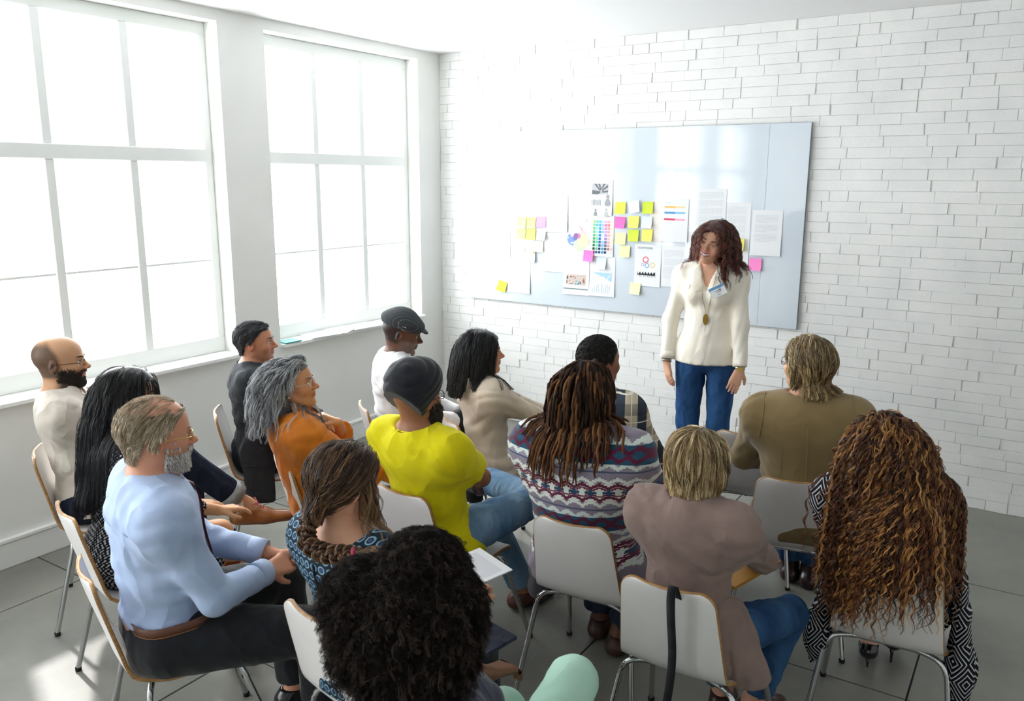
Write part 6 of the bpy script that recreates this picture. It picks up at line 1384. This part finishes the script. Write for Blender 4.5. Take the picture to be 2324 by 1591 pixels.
# --- blonde short hair, taupe sweater
def p13():
    x, y = at(13); az = 0
    s = Person('woman with short layered blonde hair and a taupe sweater', x, y, az, sc=.90, fem=True, skin='d9a58a', lean=-5, slouch=3, hyaw=4, hpitch=-8, fat=1.08, chest=1.08, shw=1.08, wr=(.10, .34, .70), wl=(-.08, .34, .68), elpr=(1, .1, -.7), elpl=(-1, 0, -.7), ar=(.14, .34, .15), kpr=(.55, .8, .6), al=(.0, .42, .095), fr=(.5, 1, 0))
    s.build_body()
    tp = fab('taupe_knit', '8d7870', '806c65', bump=.4, bscale=380, fold=.5, fscale=8); s.top(tp, 'sweater', .020, sleeve=1.9, hem=-.13, fold=.005, seed=11, hemr=.014, neckr=1.0)
    L = [Cn(s.hip+V(.12, -.02, .08), s.hip+V(.20, .03, -.13), .085, .075, .05, flat=(V(0, 1, 0), .9), clips=[(V(0, 0, .425), V(0, 0, -1.))])]; s.garment('sweater_side_vent', L, tp, .009, folds(.006, 18, 5, (1, 0, 0)))
    s.trousers(D_mid, 'jeans', .012, (1.9, 1.9), .003, waist=.0)
    s.shoe(1, Dk_leather, lace=M_black); s.shoe(-1, Dk_leather, lace=M_black)
    s.eyes(brow='6a543c', sides=(1,)); s.coll = s.headp()
    def hl(p): return hairline(p, .076, .03, -.082)
    def hv(q): sx = np.tanh((q[:, 0]-.015)/.015); up = q[:, 2] > .07; return np.stack([np.where(up, sx*.9, q[:, 0]*4), np.where(up, .15-.7*(q[:, 1] < .0), -.35), np.where(up, .05, -1)], -1)
    r = np.random.default_rng(31)
    wig(s, 'hair', ['584329', 'ab8e62', 'eedcb2'], 1100, hv, 11, .0130, cling=.5, gback=.0, off=(.004, .024), grav=[.15]*3+[.8]*9, rad=.0017, curl=.0015, wl=.12, seed=31, zlen=.35, hl=hl, jit=.09, capoff=.008, lenj=.4, stiff=1.3)
    q = s.scalp_pts(600, 41, lambda p: hl(p) & (p[:, 2] < .0) & (p[:, 1] < 0)); wig(s, 'nape_hair', ['2a2018', '3d2e22', '6a543c'], 0, lambda q: np.stack([-q[:, 0]*3, -.2+0*q[:, 0], -1+0*q[:, 0]], -1), 6, .010, off=(.002, .012), grav=.6, rad=.0014, seed=5, roots=q, cap=False, jit=.05)
    return s
P13 = p13()

# --- man in khaki blazer
def p14():
    x, y = at(14); x += .05; az = -14
    s = Person('man with swept-back blond hair and glasses in a khaki corduroy blazer, right of the presenter', x, y, az, sc=1.06, skin='d8a284', lean=-3, slouch=3, hyaw=look(x, y, az, -14), hpitch=4, fat=1.02, chest=1.04, shw=1.0, side=-2, stubble=('8a6a4c', .2),
        wr=(.0, .30, .76), wl=(-.08, .34, .70), elpr=(1, -.1, -.6), elpl=(-1, -.2, -.6), hdr=(-1, .5, 0), hdl=(.8, 1, 0), ar=(.07, .53, .095), al=(-.03, .58, .095))
    s.build_body()
    kh = mat('khaki_corduroy', '7d6a44', .8, spec=.15, col2='8a7650', nscale=5, sheen=.3, bump=.5, bscale=260, bstretch=(6, 6, .4), bdist=.0012, fold=.4, fscale=7); jacket(s, kh, i=.028, hem=-.14, seed=2, fold=.0035); s.collar(kh, .080, .040, open_=50, roll=.75, drop=-.012, name='jacket_collar')
    Ls = s.topL; th = mat('khaki_thread', '9c8a60', .8)
    for dx in (0, .004): s.seam([s.mid+s.T1@V(dx, -.2, .27-.04*k) for k in range(10)], Ls, .0013, th, 'back_seam', off=.001)
    for q in (-1, 1):
        s.seam([s.sh[q]+s.T2@V(-q*.012, -.005+.075*cos(t), -.01+.075*sin(t)) for t in np.linspace(.3, pi+.9, 14)], Ls, .002, kh, 'armhole_seam', off=.001)
        s.seam([s.mid+s.T1@V(q*(.105+.01*sin(k*.4)), -.15, .16-.045*k) for k in range(8)], Ls, .0014, kh, 'side_seam', off=.001)
    s.trousers(D_mid, 'jeans', .014, (1.92, 1.92), .003, waist=-.04)
    for sd in (-1, 1): s.shoe(sd, mat('oxblood_leather', '2e1a1c', .25), M_black, 'boot', high=.05)
    s.eyes(brow='7a6040', sides=(-1,)); s.glasses(mat('tortoise_frame', '3a1c16', .3), rim=.0016)
    s.coll = s.headp()+s.torso(.03)
    def hl(p): return hairline(p, .078, .03, -.085)
    def hv(q): sx = np.sign(q[:, 0]-.02); return np.stack([sx*.25, -.9+0*sx, -.1-.5*(q[:, 2] < .06)], -1)
    wig(s, 'hair', ['33261a', '8a6f48', 'dcc592'], 900, hv, 12, .0130, cling=.7, off=(.003, .011), grav=[.15]*3+[.6]*12, rad=.0020, curl=.002, wl=.10, seed=33, zlen=.5, hl=hl, jit=.06, capoff=.009, lenj=.2, bias=1.1)
p14()

# --- woman with long curly red hair
def diamonds(nt):
    x, y, z = coords(nt); a = ((x*11+.25).fr()-.5).ab(); b = ((z*8).fr()-.5).ab(); d = ((a+b)*7).fr(); n = noise(nt, 120, 1)
    return mixc(nt, d < .30, '15161b', 'b7b8bd')
def p15():
    x, y = at(15); az = -4
    s = Person('woman with very long curly red-blonde hair and black and white diamond shawl', x, y, az, sc=.89, fem=True, skin='dcb098', lean=-9, slouch=2, side=-9, hyaw=look(x, y, az, -4), hpitch=0, wr=(.10, .34, .70), wl=(-.12, .34, .68), elpr=(1, -.2, -.9), elpl=(-1, -.2, -.9), ar=(.0, .66, .11), al=(-.09, .54, .11), shw=1.06)
    s.build_body()
    sh = mat('diamond_weave', rough=.9, fn=diamonds, spec=.15, bump=.4, bscale=220, bdist=.002, fold=.4, fscale=8); s.top(sh, 'shawl', .030, sleeve=1.75, hem=-.05, fold=.005, seed=12, si=.034, flare=.02, hemr=.0)
    for q in (-1, 1):
        L = [Cn(s.hip+V(q*.20, -.02, .15), s.hip+V(q*.23, -.04, -.16), .045, .065, .05, flat=(V(1, 0, 0), 1.7)), Cn(s.hip+V(q*.23, -.04, -.16), s.hip+V(q*.235, -.08, -.33 if q > 0 else -.24), .065, .045 if q > 0 else .02, .05, flat=(V(1, 0, 0), 1.9))]
        s.garment('shawl_drape', L, sh, .009, folds(.007, 16, 6+q, (.6, .8, 0)))
    L = [El(s.hip, V(.172, .13, .115), s.T1, .04)]
    for sd in (-1, 1): L += s.leg(sd, .016, upto=.98, k=.05)
    s.garment('skirt', L, fab('grey_green_wool', '474b46', '3e423e'), .010, folds(.002, 14, 3))
    pat = mat('black_patent', '0c0c0e', .08, coat=.6)
    for sd in (-1, 1):
        F, a = s.F[sd], s.an[sd]; v, f = surf(s.foot(sd, .006, hi=1), .005, post=[(a+F@V(0, 0, -.022), F@nrm(V(0, .35, 1)))]); o = part('stiletto_shoe', v, f, pat, s.root, True)
        tube('stiletto_heel', np.array([a+F@V(0, -.05, -.07), a+F@V(0, -.055, -.085), V((a+F@V(0, -.05, 0))[0], (a+F@V(0, -.05, 0))[1], .001)]), [.012, .006, .0045], pat, o, 8)
    s.coll = s.headp()+s.torso(.034)+s.arm(1, .034)[:2]+s.arm(-1, .034)[:2]+[Bx(V(0, -.20, .62), V(.16, .02, .20), .01)]
    def hl(p): return hairline(p, .072, .034, -.075)
    def hv(q): sx = np.sign(q[:, 0]+.02); return np.stack([q[:, 0]*8+.1*np.sin(q[:, 1]*400), -.6+0*sx, -.1+0*sx], -1)
    cols = ['2a150c', '754220', 'd29a55']; m = 38; r = np.random.default_rng(44); n = 1500; q = s.scalp_pts(n, 44, lambda p: hl(p) & (p[:, 1] < .05)); seg = .0165*r.uniform(.72, 1.05, n)
    P0 = s.hl_all(q*1.04)
    mass = [El(s.hl((0, -.025, .03)), V(.092, .105, .098)*s.hs, s.H), Cn(s.hl((0, -.055, .0)), V(0, -.235, .90), .086, .108, .05, flat=(V(0, 1, 0), 1.8)), Cn(V(0, -.235, .90), V(.0, -.305, .80), .108, .085, .05, flat=(V(0, 1, 0), 3.4))]+[El(s.hl((0, .085, -.02)), V(.062, .05, .10)*s.hs, s.H, .01, 's')]
    pth = drape(P0, hv(q)@s.H.T+V(0, 0, 0), m, seg, s.coll+mass[:-1], r.uniform(.003, .018, n), [.15]*4+[.6]*5+[.85]*40, curl=.009, wl=.055, seed=45, jit=.11)
    R2 = .0022*r.uniform(.5, 1.4, n)[:, None]*np.interp(np.arange(m), [0, m-6, m-1], [1, .95, .3])[None]
    c15 = lerpc(cols, r.random(n)**1.4)
    vv, ff = surf(mass, .009, disp=folds(.005, 24, 3, (1, 0, .1))); hairobj('hair', [strands(pth, R2, c15, mult=6, spread=2.0), (vv, ff, np.tile(np.array(lin(cols[0])[:3]), (len(vv), 1)))], s.root)
p15()

# ================================================================ small things
# paper on the lap of the braided woman
def flatsheet(name, x, y, z, az, tilt, w, h, label, cat, m=M_paper, t=.002, **p):
    v, f = box(-w/2, w/2, -h/2, h/2, 0, t); o = part(name, v, f, m, None, **p); o.location = (x, y, z); o.rotation_euler = (R_(tilt), 0, -R_(az)); o['label'] = label; o['category'] = cat; return o
o = flatsheet('booklet', -1.585, 2.115, .655, 22, 6, .21, .297, 'white printed booklet on the lap of the woman with the braid', 'booklet', t=.004)
v, f = box(-.085, .085, -.12, .12, .0041, .0044); part('printed_panel', v, f, mat('grey_print', 'd4d4da', .6), o)
flatsheet('folder', -1.37, 1.83, .60, 12, 2, .20, .28, 'dark navy folder on the lap of the woman in mint trousers', 'folder', fab('navy_cover', '23293a'), t=.012)
flatsheet('notebook', -.80, 2.70, .655, 20, 5, .18, .25, 'ochre-edged notebook on the lap of the blonde woman', 'notebook', mat('ochre_cover', 'c08a3c', .6), t=.012)
G3 = 'papers on the window sill'
for x, y, az, w, h, t, lab, c in ((WX-.02, 4.22, 10, .21, .297, .006, 'white magazine on the far window sill, left of the other papers', 'e9ecf0'), (WX-.03, 4.40, -25, .21, .297, .003, 'loose white sheet in the middle of the far window sill', 'f3f3f3'), (WX-.02, 4.62, 5, .21, .297, .005, 'white papers at the right of the far window sill', 'eeeeea')):
    z = .8797 if az != -25 else .8865
    o = flatsheet('magazine' if t > .004 else 'paper_sheet', x, y, z, az, 0, w, h, lab, 'paper', mat('paper_'+c, c, .5), t=t, group=G3)
flatsheet('notepad', WX-.0, 3.88, .8797, 3, 0, .10, .14, 'small teal-edged pad at the near end of the far window sill', 'notepad', mat('teal_edge', '3c9c98', .5), t=.008)
# shoulder bag hung over the back of chair 13
bg = empty('shoulder_bag', (-.86, 2.0, 0), 0, label='black shoulder bag hanging by its strap over the back of the blonde woman\'s chair', category='bag')
bk = fab('black_webbing', '16171b', '1b1c21')
def ribbon(name, pts, wdir, w, m, parent, t=.0015):
    P_ = np.asarray(pts, float); n = len(P_); T = np.gradient(P_, axis=0); T /= np.linalg.norm(T, axis=1)[:, None]; wd = V(*wdir); N_ = np.cross(T, wd); N_ /= np.linalg.norm(N_, axis=1)[:, None]
    v = []
    for p, q in zip(P_, N_): v += [p-wd*w/2-q*t, p+wd*w/2-q*t, p+wd*w/2+q*t, p-wd*w/2+q*t]
    f = [(i*4+k, i*4+(k+1) % 4, (i+1)*4+(k+1) % 4, (i+1)*4+k) for i in range(n-1) for k in range(4)]+[(0, 1, 2, 3), (n*4-1, n*4-2, n*4-3, n*4-4)]
    return part(name, v, f, m, parent, True)
cx, cy = -.86, 2.45; off = V(cx, cy, 0)-V(-.86, 2.0, 0); X0 = .045
pp = crom([(X0, -.262, .74), (X0, -.298, .800), (X0, -.318, .826), (X0, -.334, .800), (X0-.003, -.318, .72), (X0-.010, -.275, .58), (X0-.018, -.262, .47), (X0-.03, -.27, .34), (X0-.04, -.27, .24)], 5)+off
ribbon('strap', pp, (1, 0, 0), .026, bk, bg)
pp2 = crom([(.152, -.225, .52), (.168, -.232, .46), (.175, -.26, .40), (.16, -.27, .24)], 5)+off
v, f = surf([Bx(V(.06, -.275, .13)+off, V(.15, .035, .11), .03, k=.02)], .008); part('bag_body', v, f, bk, bg, True)
for zz in (.30,): part('strap_buckle', *box(*( (X0-.055+off[0], X0-.015+off[0], -.276+off[1], -.264+off[1], zz, zz+.03)), .003), M_steel, bg)
